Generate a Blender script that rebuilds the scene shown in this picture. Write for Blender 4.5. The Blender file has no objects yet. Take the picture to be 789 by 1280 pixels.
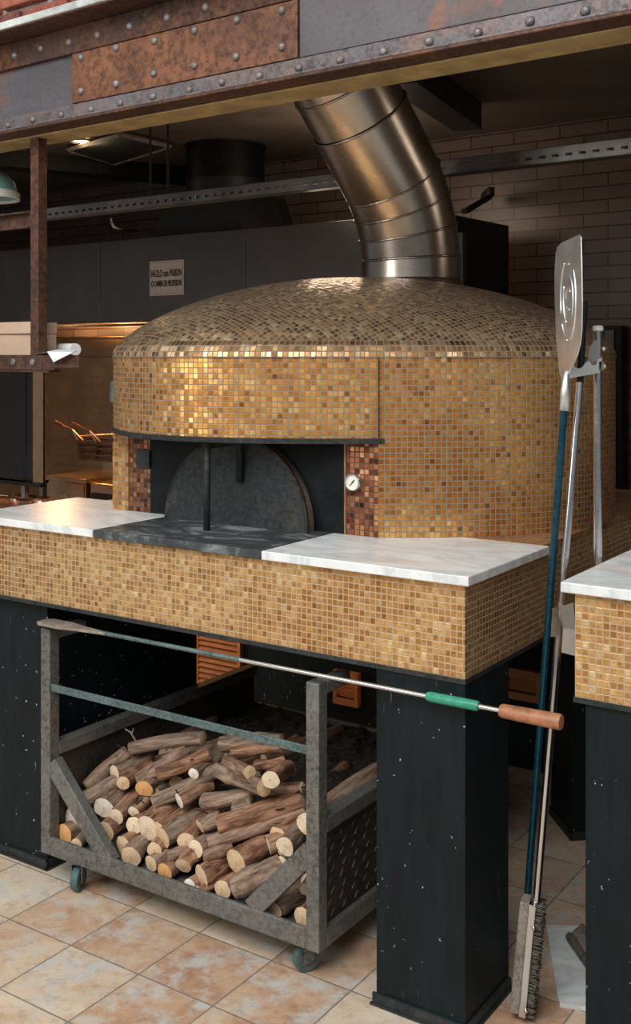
import bpy, bmesh, math, random
from mathutils import Vector, Matrix, noise
R = random.Random(7)
PI = math.pi
SC = bpy.context.scene
COL = SC.collection
F = 1375.4; CX = 394.5; HY = 441.0; H = 1.7      # focal length in pixels, optical centre, horizon row, eye height

# ---------------------------------------------------------------- places
def P(px, py, d):                                  # surveyed point at a distance d
    return Vector(((px-CX)/F*d, d, H+(HY-py)/F*d))
def Pz(px, py, z):                                 # surveyed point on the level z
    return P(px, py, (H-z)*F/(py-HY))
AX = Vector((.829, -.559, 0)).normalized(); AY = Vector((-AX.y, AX.x, 0)); AO = Vector((.371, 2.730, 0))
AR = math.atan2(AX.y, AX.x)
def A(a, b, z=0): return AO + AX*a + AY*b + Vector((0, 0, z))
def toA(p):
    r = p-AO; return r.x*AX.x+r.y*AX.y, r.x*AY.x+r.y*AY.y
def PA(px, py, b):                                 # surveyed point on the plane b of the counter's frame
    k = (px-CX)/F
    a = (k*(AO.y+AY.y*b)-AO.x-AY.x*b)/(AX.x-k*AX.y)
    q = A(a, b); return a, H+(HY-py)/F*q.y
BX = Vector((1824.5, -F, 0)).normalized(); BY = Vector((-BX.y, BX.x, 0)); BR = math.atan2(BX.y, BX.x)
class Fr:                                          # a frame turned like the building
    def __init__(s, o): s.o = Vector((o[0], o[1], 0))
    def w(s, t, n, z=0): return s.o + BX*t + BY*n + Vector((0, 0, z))
    def hit(s, px, py, n=0):
        k = (px-CX)/F; o = s.o+BY*n
        t = (k*o.y-o.x)/(BX.x-k*BX.y); q = o+BX*t
        return t, H+(HY-py)/F*q.y

# ---------------------------------------------------------------- mesh builder
class MB:
    def __init__(s): s.v = []; s.f = []; s.uv = []; s.m = []
    def add(s, vs, fs, uvs=None, m=0):
        o = len(s.v); s.v += [Vector(v) for v in vs]
        for i, f in enumerate(fs):
            s.f.append([o+j for j in f]); s.uv.append(uvs[i] if uvs else None); s.m.append(m)
        return s
    def box(s, x0, x1, y0, y1, z0, z1, M=None, m=0):
        vs = [Vector((x, y, z)) for z in (z0, z1) for y in (y0, y1) for x in (x0, x1)]
        if M is not None: vs = [M @ v for v in vs]
        return s.add(vs, [(0,2,3,1),(4,5,7,6),(0,1,5,4),(1,3,7,5),(3,2,6,7),(2,0,4,6)], m=m)
    def prism(s, poly, z0, z1, M=None, m=0, uvside=False):
        n = len(poly); vs = [Vector((p[0], p[1], z)) for z in (z0, z1) for p in poly]
        if M is not None: vs = [M @ v for v in vs]
        fs = [tuple(range(n))[::-1], tuple(range(n, 2*n))]; uvs = [None, None]
        L = 0
        for i in range(n):
            j = (i+1) % n; l = (Vector(poly[j][:2])-Vector(poly[i][:2])).length
            fs.append((i, j, n+j, n+i)); uvs.append([(L, z0), (L+l, z0), (L+l, z1), (L, z1)] if uvside else None); L += l
        return s.add(vs, fs, uvs, m)
    def tube(s, pts, rad, n=16, caps=True, m=0, jit=None):
        pts = [Vector(p) for p in pts]
        if not hasattr(rad, '__len__'): rad = [rad]*len(pts)
        vs = []; up = None
        for i, p in enumerate(pts):
            t = (pts[min(i+1, len(pts)-1)]-pts[max(i-1, 0)]).normalized()
            if up is None:
                up = Vector((0,0,1)) if abs(t.z) < .9 else Vector((1,0,0))
            u = (up-t*up.dot(t)).normalized(); w = t.cross(u); up = u
            for k in range(n):
                a = 2*PI*k/n; r = rad[i]*(jit(i, a) if jit else 1)
                vs.append(p+u*math.cos(a)*r+w*math.sin(a)*r)
        fs = []
        for i in range(len(pts)-1):
            for k in range(n):
                q = (k+1) % n; fs.append((i*n+k, i*n+q, (i+1)*n+q, (i+1)*n+k))
        if caps: fs.append(tuple(range(n))[::-1]); fs.append(tuple(range((len(pts)-1)*n, len(pts)*n)))
        return s.add(vs, fs, m=m)
    def lathe(s, prof, n=32, M=None, m=0):
        vs = []
        for r, z in prof:
            for k in range(n): vs.append(Vector((r*math.cos(2*PI*k/n), r*math.sin(2*PI*k/n), z)))
        if M is not None: vs = [M @ v for v in vs]
        fs = []
        for i in range(len(prof)-1):
            for k in range(n):
                q = (k+1) % n; fs.append((i*n+k, i*n+q, (i+1)*n+q, (i+1)*n+k))
        return s.add(vs, fs, m=m)
    def ball(s, c, r, sc=(1,1,1), n=12):
        M = Matrix.Translation(c) @ Matrix.Diagonal((sc[0], sc[1], sc[2], 1))
        k = n//2
        return s.lathe([(max(1e-5, r*math.sin(PI*i/k)), -r*math.cos(PI*i/k)) for i in range(k+1)], n, M)

def tag(o, label=None, cat=None, group=None, kind=None):
    if label: o['label'] = label
    if cat: o['category'] = cat
    if group: o['group'] = group
    if kind: o['kind'] = kind
    return o
def obj(name, mb, mat, parent=None, loc=(0,0,0), rz=0, smooth=False, bevel=0, label=None, M=None, autos=None):
    me = bpy.data.meshes.new(name)
    me.from_pydata([tuple(v) for v in mb.v], [], mb.f); me.update()
    uvl = me.uv_layers.new(name='UVMap')
    for p, u in zip(me.polygons, mb.uv):
        nrm = p.normal; ax = max(range(3), key=lambda i: abs(nrm[i]))
        for j, li in enumerate(p.loop_indices):
            if u is not None: uvl.data[li].uv = u[j]
            else:
                c = me.vertices[me.loops[li].vertex_index].co
                uvl.data[li].uv = (c.y, c.z) if ax == 0 else (c.x, c.z) if ax == 1 else (c.x, c.y)
    for mm in (mat if isinstance(mat, (list, tuple)) else [mat]): me.materials.append(mm)
    for p, mi in zip(me.polygons, mb.m): p.material_index = mi
    if smooth:
        for p in me.polygons: p.use_smooth = True
        if autos is not None: me.set_sharp_from_angle(angle=math.radians(autos))
    o = bpy.data.objects.new(name, me); COL.objects.link(o)
    if parent is not None: o.parent = parent
    if M is not None: o.matrix_local = M
    else: o.location = loc; o.rotation_euler = (0, 0, rz)
    if bevel:
        b = o.modifiers.new('bevel', 'BEVEL'); b.width = bevel; b.segments = 2; b.limit_method = 'ANGLE'; b.harden_normals = False
    if label: o['label'] = label
    return o
def empty(name, loc, rz, label, cat, group=None):
    o = bpy.data.objects.new(name, None); COL.objects.link(o); o.location = loc; o.rotation_euler = (0, 0, rz)
    o.empty_display_size = .05
    return tag(o, label, cat, group)
def copy_tree(o, parent=None):
    c = o.copy(); COL.objects.link(c); c.parent = parent
    for ch in list(o.children): copy_tree(ch, c)
    return c

# ---------------------------------------------------------------- materials
class NT:
    def __init__(s, name):
        s.mat = bpy.data.materials.new(name); s.mat.use_nodes = True
        s.t = s.mat.node_tree; s.t.nodes.clear()
        s.out = s.n('ShaderNodeOutputMaterial'); s.b = s.n('ShaderNodeBsdfPrincipled')
        s.l(s.b.outputs[0], s.out.inputs[0])
    def n(s, typ, **kw):
        n = s.t.nodes.new(typ)
        for k, v in kw.items(): setattr(n, k, v)
        return n
    def l(s, a, b): s.t.links.new(a, b)
    def put(s, sock, v):
        if isinstance(v, bpy.types.NodeSocket): s.l(v, sock)
        elif v is not None:
            if isinstance(v, (tuple, list)) and len(v) == 3 and sock.type == 'RGBA': v = (*v, 1)
            sock.default_value = v
    def math(s, op, a, b=None, c=None):
        n = s.n('ShaderNodeMath', operation=op)
        s.put(n.inputs[0], a)
        if b is not None: s.put(n.inputs[1], b)
        if c is not None: s.put(n.inputs[2], c)
        return n.outputs[0]
    def vmath(s, op, a, b=None):
        n = s.n('ShaderNodeVectorMath', operation=op); s.put(n.inputs[0], a)
        if b is not None:
            s.put(n.inputs['Scale'] if op == 'SCALE' else n.inputs[1], b)
        return n.outputs[0]
    def obj(s): return s.n('ShaderNodeTexCoord').outputs['Object']
    def uv(s): return s.n('ShaderNodeTexCoord').outputs['UV']
    def noise(s, v, scale, detail=4, rough=.6, stretch=None, dist=0):
        if stretch is not None: v = s.vmath('MULTIPLY', v, stretch)
        n = s.n('ShaderNodeTexNoise'); s.l(v, n.inputs['Vector']); n.inputs['Scale'].default_value = scale
        n.inputs['Detail'].default_value = detail; n.inputs['Roughness'].default_value = rough; n.inputs['Distortion'].default_value = dist
        return n.outputs[0]
    def ramp(s, f, stops, const=False):
        n = s.n('ShaderNodeValToRGB'); s.put(n.inputs[0], f); e = n.color_ramp.elements
        if const: n.color_ramp.interpolation = 'CONSTANT'
        while len(e) < len(stops): e.new(.5)
        for i, (p, c) in enumerate(stops):
            e[i].position = p; c = c if hasattr(c, '__len__') else (c, c, c); e[i].color = (*c, 1)
        return n.outputs[0]
    def mix(s, f, a, b, mode='MIX'):
        n = s.n('ShaderNodeMix', data_type='RGBA', blend_type=mode)
        s.put(n.inputs[0], f); s.put(n.inputs[6], a); s.put(n.inputs[7], b); return n.outputs[2]
    def bump(s, h, strength=.5, dist=.01, normal=None):
        n = s.n('ShaderNodeBump'); s.put(n.inputs['Height'], h); n.inputs['Strength'].default_value = strength
        n.inputs['Distance'].default_value = dist
        if normal is not None: s.l(normal, n.inputs['Normal'])
        return n.outputs[0]
    def done(s, color=None, rough=None, metal=None, normal=None, spec=None, coat=None):
        i = s.b.inputs
        s.put(i['Base Color'], color); s.put(i['Roughness'], rough); s.put(i['Metallic'], metal)
        if normal is not None: s.l(normal, i['Normal'])
        if spec is not None: i['Specular IOR Level'].default_value = spec
        if coat: i['Coat Weight'].default_value = coat; i['Coat Roughness'].default_value = .1
        return s.mat
def plain(name, col, rough=.5, metal=0, var=.25, scale=30, bump=.1, dist=.002, spec=None):
    s = NT(name); o = s.obj(); f = s.noise(o, scale, 5, .65)
    lo = tuple(c*(1-var) for c in col); hi = tuple(min(1, c*(1+var)) for c in col)
    return s.done(s.ramp(f, [(.3, lo), (.7, hi)]), s.math('ADD', s.math('MULTIPLY', f, .3), rough-.15), metal, s.bump(f, bump, dist), spec)

TP = .0168
def mosaic(name, ramp, patch, rough=.27, metal=.75, grout=(.20,.165,.12)):
    s = NT(name); uv = s.vmath('SCALE', s.uv(), 1/TP)
    fl = s.vmath('FLOOR', uv); fr = s.vmath('FRACTION', uv)
    wn = s.n('ShaderNodeTexWhiteNoise', noise_dimensions='3D'); s.l(fl, wn.inputs['Vector'])
    sep = s.n('ShaderNodeSeparateXYZ'); s.l(fr, sep.inputs[0])
    ex = s.math('SUBTRACT', .5, s.math('ABSOLUTE', s.math('SUBTRACT', sep.outputs[0], .5)))
    ey = s.math('SUBTRACT', .5, s.math('ABSOLUTE', s.math('SUBTRACT', sep.outputs[1], .5)))
    e = s.math('MINIMUM', ex, ey)
    mask = s.n('ShaderNodeMapRange', interpolation_type='SMOOTHSTEP'); s.l(e, mask.inputs[0])
    mask.inputs[1].default_value = .065; mask.inputs[2].default_value = .11
    k = mask.outputs[0]
    c = s.ramp(wn.outputs[0], ramp)
    o = s.obj()
    big = s.noise(o, 3.2, 5, .6); sm = s.noise(uv, .9, 4, .7)
    c = s.mix(s.ramp(big, [(.44, 0), (.62, .75)]), c, s.mix(1, c, patch, 'MULTIPLY'))
    c = s.mix(s.ramp(sm, [(.42, .0), (.66, .75)]), c, s.mix(1, c, (.55,.42,.3), 'MULTIPLY'))
    c = s.mix(k, grout, c)
    tilt = s.vmath('SCALE', s.vmath('SUBTRACT', wn.outputs[1], (.5,.5,.5)), .17)
    g = s.n('ShaderNodeNewGeometry'); nn = s.vmath('NORMALIZE', s.vmath('ADD', g.outputs['Normal'], tilt))
    h = s.math('ADD', k, s.math('MULTIPLY', sm, .25))
    rr = s.math('ADD', s.math('MULTIPLY', s.math('SUBTRACT', 1, k), .45), s.math('ADD', rough, s.math('MULTIPLY', s.math('POWER', sm, 2), .25)))
    return s.done(c, rr, s.math('MULTIPLY', k, metal), s.bump(h, .55, .0016, nn))
GOLD = [(0,(.36,.14,.04)),(.05,(.62,.28,.065)),(.3,(.80,.39,.095)),(.75,(.94,.50,.14)),(1,(1,.68,.28))]
m_gold = mosaic('gold_mosaic', GOLD, (.55,.36,.22), grout=(.21,.18,.14))
m_goldc = mosaic('gold_mosaic_counter', [(0,(.56,.31,.10)),(.2,(.68,.40,.14)),(.5,(.80,.50,.19)),(.85,(.94,.63,.27)),(1,(1,.80,.46))], (.66,.5,.34), grout=(.42,.32,.22))
m_dome = mosaic('dome_mosaic', [(0,(.22,.12,.055)),(.3,(.48,.27,.115)),(.7,(.72,.44,.20)),(1,(.95,.76,.50))], (.6,.5,.42), rough=.2, grout=(.17,.15,.12))
m_red = mosaic('copper_mosaic', [(0,(.12,.035,.02)),(.4,(.36,.13,.06)),(.8,(.58,.27,.13)),(1,(.72,.42,.2))], (.45,.35,.3), rough=.34, grout=(.07,.055,.045))

def m_marble():
    s = NT('white_marble'); o = s.obj()
    w = s.noise(o, 2.2, 7, .62, (1, 2.6, 1), 1.6)
    v = s.math('ABSOLUTE', s.math('SUBTRACT', w, .5))
    c = s.ramp(v, [(0,(.58,.62,.63)),(.04,(.70,.74,.75)),(.15,(.82,.84,.84))])
    st = s.noise(o, 3.1, 4, .6, (1,2.2,1)); c = s.mix(s.ramp(st, [(.55,0),(.75,.5)]), c, (.60,.42,.25))
    return s.done(c, .32, 0, s.bump(w, .05, .002))
def m_stone():
    s = NT('sooty_stone'); o = s.obj(); w = s.noise(o, 6, 8, .7, (1,2,1), .8); g = s.noise(o, 220, 2)
    c = s.ramp(w, [(.36,(.010,.014,.015)),(.52,(.04,.052,.055)),(.66,(.25,.29,.29))])
    return s.done(s.mix(.10, c, s.ramp(g, [(.3,.02),(.7,.4)])), .55, 0, s.bump(w, .25, .004), spec=.25)
def m_rust(name='rusty_steel', base=(.055,.033,.028), hi=(.17,.07,.035), sc=5, amt=(.35,.62), metal=.35, edge=None):
    s = NT(name); o = s.obj(); a = s.noise(o, sc, 8, .68, dist=.4); b = s.noise(o, sc*9, 6, .75); c2 = s.noise(o, sc*.45, 3)
    c = s.mix(s.ramp(a, [(amt[0],0),(amt[1],1)]), base, hi)
    c = s.mix(s.ramp(b, [(.45,.0),(.62,.8)]), c, tuple(x*.3 for x in base))
    c = s.mix(s.ramp(b, [(.28,.55),(.38,0)]), c, edge or (.30,.32,.30))
    c = s.mix(s.ramp(c2, [(.45,0),(.7,.5)]), c, tuple(x*1.6 for x in base))
    return s.done(c, s.math('ADD', .38, s.math('MULTIPLY', b, .4)), metal, s.bump(s.math('ADD', a, b), .3, .004))
def m_black():
    s = NT('chipped_black_paint'); o = s.obj()
    st = s.noise(o, 30, 4, .6, (1,1,.15)); c = s.ramp(st, [(.3,(.0035,.007,.0085)),(.7,(.006,.0135,.016))])
    big = s.noise(o, 2.5, 5, .7); c = s.mix(s.ramp(big, [(.58,0),(.75,.45)]), c, (.012,.030,.033))
    v = s.n('ShaderNodeTexVoronoi'); nzv = s.n('ShaderNodeTexNoise'); s.l(o, nzv.inputs['Vector']); nzv.inputs['Scale'].default_value = 120; s.l(s.vmath('ADD', o, s.vmath('SCALE', nzv.outputs[1], .02)), v.inputs['Vector']); v.inputs['Scale'].default_value = 60
    rnd = s.n('ShaderNodeSeparateColor'); s.l(v.outputs['Color'], rnd.inputs[0])
    spot = s.math('LESS_THAN', v.outputs['Distance'], s.math('MULTIPLY', s.math('SUBTRACT', rnd.outputs[0], .80), 1.0))
    c = s.mix(spot, c, (.33,.37,.36))
    sc = s.noise(o, 55, 3, .7, (1,1,.10)); m2 = s.math('MULTIPLY', s.ramp(sc, [(.66,0),(.70,1)]), s.ramp(big, [(.5,0),(.6,.7)]))
    c = s.mix(m2, c, (.18,.23,.21))
    return s.done(c, .5, 0, s.bump(st, .12, .002), spec=.22)
def m_steel(name, col=(.55,.53,.5), rough=.28, stretch=(1,1,40), sc=8, var=.2):
    s = NT(name); o = s.obj(); f = s.noise(o, sc, 4, .6, stretch); g = s.noise(o, 4, 4)
    c = s.mix(s.ramp(g, [(.3,0),(.7,1)]), tuple(x*(1-var) for x in col), tuple(min(1,x*(1+var)) for x in col))
    return s.done(c, s.math('ADD', rough-.08, s.math('MULTIPLY', f, .2)), 1, s.bump(f, .06, .001))
def m_floor():
    s = NT('terracotta_floor'); o = s.obj()
    q = s.vmath('DIVIDE', s.vmath('ADD', o, (.604+.262*40, -.013+.2585*40, 0)), (.262,.2585,1))
    fl = s.vmath('FLOOR', q); fr = s.vmath('FRACTION', q)
    wn = s.n('ShaderNodeTexWhiteNoise', noise_dimensions='2D'); s.l(fl, wn.inputs['Vector'])
    sep = s.n('ShaderNodeSeparateXYZ'); s.l(fr, sep.inputs[0])
    wob = s.math('MULTIPLY', s.math('SUBTRACT', s.noise(o, 30, 3), .5), .012)
    ex = s.math('SUBTRACT', .5, s.math('ABSOLUTE', s.math('SUBTRACT', sep.outputs[0], .5)))
    ey = s.math('SUBTRACT', .5, s.math('ABSOLUTE', s.math('SUBTRACT', sep.outputs[1], .5)))
    e = s.math('ADD', s.math('MINIMUM', ex, ey), wob)
    k = s.ramp(e, [(.005,0),(.012,1)])
    off = s.vmath('ADD', o, s.vmath('SCALE', wn.outputs[1], 30))
    a = s.noise(off, 5, 7, .66, dist=.5); b = s.noise(off, 24, 6, .75); d = s.noise(off, 9, 6, .7)
    c = s.ramp(s.math('ADD', s.math('MULTIPLY', a, .75), s.math('MULTIPLY', wn.outputs[0], .25)),
               [(.25,(.38,.20,.12)),(.40,(.52,.33,.21)),(.52,(.62,.47,.33)),(.70,(.70,.60,.46))])
    c = s.mix(s.ramp(d, [(.48,0),(.62,.9)]), c, (.55,.53,.49))
    c = s.mix(s.ramp(b, [(.5,0),(.68,.5)]), c, s.mix(1, c, (.5,.36,.3), 'MULTIPLY'))
    c = s.mix(k, (.20,.175,.15), c)
    h = s.math('ADD', s.math('MULTIPLY', k, .6), s.math('MULTIPLY', b, .3))
    return s.done(c, s.math('ADD', .32, s.math('MULTIPLY', b, .35)), 0, s.bump(h, .5, .003))
def m_bricktile():
    s = NT('brown_metro_tile'); v = s.uv()
    t = s.n('ShaderNodeTexBrick'); s.l(v, t.inputs['Vector'])
    for k, x in (('Scale',1),('Mortar Size',.0035),('Mortar Smooth',.1),('Bias',0),('Brick Width',.27),('Row Height',.0695)): t.inputs[k].default_value = x
    t.inputs['Color1'].default_value = (.20,.145,.125,1); t.inputs['Color2'].default_value = (.145,.105,.09,1); t.inputs['Mortar'].default_value = (.018,.014,.013,1)
    c = s.mix(s.noise(v, 5, 5), t.outputs[0], s.mix(1, t.outputs[0], (.6,.55,.5), 'MULTIPLY'))
    return s.done(c, .35, 0, s.bump(s.math('SUBTRACT', 1, t.outputs[1]), .4, .004))
def m_bark():
    s = NT('bark'); o = s.obj(); rnd = s.n('ShaderNodeObjectInfo').outputs['Random']
    q = s.vmath('ADD', o, s.vmath('SCALE', (1,.7,.3), 1)) ; oo = s.n('ShaderNodeVectorMath', operation='ADD'); s.l(o, oo.inputs[0])
    cm = s.n('ShaderNodeCombineXYZ'); s.l(s.math('MULTIPLY', rnd, 50), cm.inputs[0]); s.l(cm.outputs[0], oo.inputs[1]); o = oo.outputs[0]
    f = s.noise(o, 55, 6, .7, (.16,1,1), .6); g = s.noise(o, 12, 4, .6, (.4,1,1))
    c = s.ramp(f, [(.3,(.03,.013,.008)),(.44,(.17,.075,.04)),(.58,(.40,.21,.12)),(.8,(.60,.41,.27))])
    c2 = s.ramp(f, [(.3,(.03,.02,.015)),(.48,(.22,.145,.10)),(.75,(.52,.40,.30))])
    c = s.mix(s.ramp(s.math('ADD', s.math('MULTIPLY', g, .6), s.math('MULTIPLY', rnd, .4)), [(.4,0),(.6,1)]), c, c2)
    return s.done(c, .75, 0, s.bump(f, .8, .005))
def m_cut(name, tint):
    s = NT(name); o = s.obj(); sep = s.n('ShaderNodeSeparateXYZ'); s.l(o, sep.inputs[0])
    r = s.math('SQRT', s.math('ADD', s.math('POWER', sep.outputs[1], 2), s.math('POWER', sep.outputs[2], 2)))
    nz = s.noise(o, 60, 4); nb = s.noise(o, 25, 5, .7)
    w = s.math('SINE', s.math('ADD', s.math('MULTIPLY', r, 900), s.math('MULTIPLY', nz, 9)))
    c = s.mix(s.math('MULTIPLY', s.math('ADD', w, 1), .18), tint, tuple(x*.5 for x in tint))
    c = s.mix(s.ramp(nb, [(.5,0),(.7,.7)]), c, tuple(x*y for x, y in zip(tint, (.62,.42,.28))))
    c = s.mix(s.ramp(r, [(0,.7),(.006,0)]), c, tuple(x*.4 for x in tint))
    return s.done(c, .7, 0, s.bump(s.math('ADD', nz, nb), .4, .002))
def m_redbrick():
    s = NT('red_brick'); g = s.n('ShaderNodeNewGeometry').outputs['Random Per Island']; o = s.obj()
    c = s.ramp(g, [(0,(.13,.045,.038)),(.5,(.27,.075,.05)),(1,(.42,.14,.08))])
    f = s.noise(o, 40, 6, .75); c = s.mix(s.ramp(f, [(.45,0),(.65,.7)]), c, s.mix(1, c, (.35,.3,.3), 'MULTIPLY'))
    c = s.mix(s.ramp(f, [(.3,.5),(.38,0)]), c, (.45,.36,.33))
    return s.done(c, .85, 0, s.bump(f, .8, .008))
m_mar = m_marble(); m_sto = m_stone(); m_blk = m_black(); m_flo = m_floor(); m_bt = m_bricktile(); m_brk = m_bark()
m_rst = m_rust(); 
def m_webf():
    s = NT('dark_web_steel'); o = s.obj(); a = s.noise(o, 2.5, 6, .6, (.5,1,1), .5); b = s.noise(o, 60, 5, .7); d = s.noise(o, 5, 5, .7)
    c = s.ramp(a, [(.3,(.075,.066,.068)),(.55,(.12,.112,.125)),(.75,(.19,.185,.205))])
    c = s.mix(s.ramp(d, [(.56,0),(.72,.8)]), c, (.24,.105,.06)); c = s.mix(s.ramp(b, [(.5,0),(.7,.35)]), c, (.03,.025,.025))
    return s.done(c, s.math('ADD', .34, s.math('MULTIPLY', b, .25)), .25, s.bump(b, .12, .002))
m_web = m_webf()
m_plate = m_rust('rust_plate', (.115,.05,.032), (.30,.125,.055), 4, (.38,.68), .25, (.20,.11,.07))
m_edge = m_rust('worn_flange', (.15,.14,.15), (.26,.14,.095), 6, (.45,.7), .4, (.30,.30,.32))
m_riv = m_rust('worn_rivet', (.23,.23,.235), (.30,.20,.16), 20, (.4,.7), .6)
m_ochre = plain('ochre_painted_soffit', (.40,.29,.13), .6, 0, .35, 9, .3, .004)
m_pale = plain('pale_painted_ledge', (.48,.52,.50), .6, 0, .4, 14, .4, .005)
m_cart = m_rust('weathered_grey_steel', (.17,.172,.162), (.22,.19,.16), 9, (.45,.7), .45, (.40,.42,.41))
m_pan = m_rust('dark_tread_plate', (.055,.05,.045), (.10,.075,.055), 9, (.4,.65), .5, (.22,.22,.21))
m_rail = m_rust('teal_worn_steel', (.10,.16,.165), (.16,.22,.22), 12, (.4,.6), .5, (.4,.42,.4))
m_ss = m_steel('duct_steel', (.46,.41,.35), .25, (1,1,1), 5)
m_hood = m_steel('hood_steel', (.16,.145,.13), .42, (1,1,30), 5, .12)
m_splash = m_steel('orange_lit_steel', (.66,.43,.25), .26, (.3,1,8), 2, .2)  # orange lamplight put into the steel's base colour
m_dark = plain('dark_metal', (.018,.018,.018), .5, .3, .3, 20)
m_iron = m_rust('sooty_iron', (.030,.038,.040), (.075,.06,.05), 7, (.5,.75), .4, (.15,.18,.18))
m_soot = plain('soot_black', (.006,.009,.010), .6, .1, .7, 8, .4, .006, .2)
m_ceil = plain('dark_brown_ceiling', (.115,.09,.073), .6, 0, .2, 3, .05)  # even dark brown base colour
m_wood = plain('handle_wood', (.36,.15,.075), .45, 0, .4, 40, .3)
m_green = plain('green_sleeve', (.03,.27,.17), .4, 0, .25, 60, .2)
m_blue = plain('teal_pole_paint', (.005,.055,.085), .25, .35, .35, 40, .05)
m_chrome = m_steel('bright_tube', (.66,.66,.66), .2, (1,1,3), 8, .12)
m_alu = m_steel('blade_aluminium', (.80,.84,.84), .42, (1,1,3), 12, .25)
m_galv = m_steel('galvanised', (.42,.41,.39), .4, (1,1,1), 30, .35)
m_card = plain('cardboard', (.50,.36,.26), .8, 0, .1, 12, .1)
m_paper = plain('white_paper', (.80,.80,.82), .8, 0, .04, 12, .1)
m_enam = plain('teal_enamel', (.20,.42,.40), .3, 0, .1, 6, .02)
m_white = plain('white_enamel', (.78,.77,.70), .35, 0, .08, 6, .02)
m_ink = plain('sign_ink', (.05,.035,.03), .6, 0, .1)
m_signb = plain('sign_cream', (.55,.47,.42), .6, 0, .12, 30)
m_rub = plain('teal_rubber', (.06,.12,.12), .6, 0, .3, 40)
m_bris = plain('old_bristle', (.10,.085,.07), .9, 0, .5, 90, .5)
m_owood = plain('orange_lit_slat_wood', (.52,.20,.07), .6, 0, .2, 14)  # warm light on the slats put into the strong orange base
m_bw = m_rust('greyed_wood', (.20,.165,.14), (.32,.27,.23), 14, (.4,.6), 0, (.4,.36,.32))
m_glass = plain('oven_glass', (.012,.011,.009), .12, .1, .1, 4, 0)
m_mortar = plain('mortar', (.40,.37,.35), .9, 0, .3, 30, .6, .01)
m_bask = m_steel('basket_wire', (.16,.09,.06), .35)
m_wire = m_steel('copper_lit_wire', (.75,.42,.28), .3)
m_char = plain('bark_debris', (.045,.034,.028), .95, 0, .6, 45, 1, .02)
cuts = [m_cut('cut_pale', (.86,.70,.50)), m_cut('cut_tan', (.76,.55,.34)), m_cut('cut_orange', (.82,.44,.17)), m_cut('cut_white', (.92,.84,.72))]
s = NT('lamp_glow'); s.b.inputs['Emission Color'].default_value = (1,.72,.35,1); s.b.inputs['Emission Strength'].default_value = 12; m_glow = s.done((1,.8,.5))

# ---------------------------------------------------------------- the setting
g = MB().box(-6, 4, -4.5, 8, -.05, 0)
tag(obj('floor', g, m_flo, loc=AO, rz=AR), kind='structure')
WB = Fr(P(700, 300, 5.9)[:2])                    # back wall frame
g = MB().box(-9, 4, 0, .12, 0, 2.93)
tag(obj('wall_back', g, m_bt, loc=WB.o, rz=BR), kind='structure')
BF = Fr((0, 3.0))                                # the beam's face
nb = (WB.o-BF.o).dot(BY); tw = (WB.o-BF.o).dot(BX)
g = MB().box(-6.5, 3.6, .02, nb+.1, 2.93, 3.05)
tag(obj('ceiling', g, m_ceil, loc=BF.o, rz=BR), kind='structure')
g = MB().box(-6.6, -6.5, .2, nb+.1, 0, 3.05); tag(obj('wall_left', g, m_ceil, loc=BF.o, rz=BR), kind='structure')  # unseen wall, put here to keep world light out of the kitchen
g = MB().box(3.6, 3.7, .2, nb+.1, 0, 3.05); tag(obj('wall_right', g, m_ceil, loc=BF.o, rz=BR), kind='structure')  # also out of view, closes the right side so the kitchen stays dark
# brick wall carried by the beam
g = MB().box(-6.6, 3.7, .02, .2, 2.80, 4.2)
wf = tag(obj('wall_front', g, m_mortar, loc=BF.o, rz=BR), kind='structure')
g = MB(); z = 2.806; row = 0
while z < 3.1:
    t = -3.2-(row % 2)*.12
    while t < 2.0:
        j = lambda s_=.003: R.uniform(-s_, s_)
        g.box(t+j(), t+.225+j(), -.012+j(), .05, z+j(), z+.062+j()); t += .245
    z += .078; row += 1
o = obj('brick_courses', g, m_redbrick(), wf, bevel=.006)

# ---------------------------------------------------------------- riveted beam
bm_ = empty('steel_beam', BF.w(0, 0, 2.46), BR, 'rusty riveted steel beam spanning the top of the opening under the bricks', 'beam')
def bz(px, py, n=0):
    t, z = BF.hit(px, py, n); return t, z-2.46
L0, L1 = -4.0, 2.2
g = MB().box(L0, L1, .08, .10, .0, .34); obj('web', g, m_web, bm_)
g = MB().box(L0, L1, 0, .085, 0, .014); obj('lower_flange', g, m_rst, bm_, bevel=.003); obj('flange_lip', MB().box(L0, L1, -.002, .004, .009, .0155), m_edge, bm_, bevel=.002)
g = MB().box(L0, L1, .065, .08, .014, .075); obj('lower_angle', g, m_edge, bm_, bevel=.003)
g = MB().box(L0, L1, .085, .215, -.004, .03); obj('soffit', g, m_ochre, bm_, bevel=.003)
g = MB().box(L0, L1, .062, .08, .245, .335); obj('upper_angle', g, m_rst, bm_, bevel=.003)
g = MB().box(L0, L1, -.045, .085, .335, .352); obj('upper_flange', g, m_rst, bm_, bevel=.003)
g = MB().box(L0, L1, -.05, -.01, .34, .366); obj('ledge', g, m_pale, bm_, bevel=.004)
ta, _ = bz(90, 100, .065); tb, _ = bz(372, 40, .065)
g = MB().box(ta, tb, .064, .08, .077, .243); pl = obj('cover_plate', g, m_plate, bm_, bevel=.002)
g = MB().box(tb+.004, tb+1.6, .069, .08, .077, .33); obj('splice_plate', g, m_web, bm_, bevel=.002)
def rivet(px, py, n, par):
    t, z = bz(px, py, n)
    M = Matrix.Translation((t, n, z)) @ Matrix.Rotation(PI/2, 4, 'X')
    k = MB().lathe([(.0135,0),(.0130,.004),(.010,.009),(.005,.0115),(.0001,.012)], 12, M)
    obj('rivet', k, m_riv, par, smooth=True)
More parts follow.
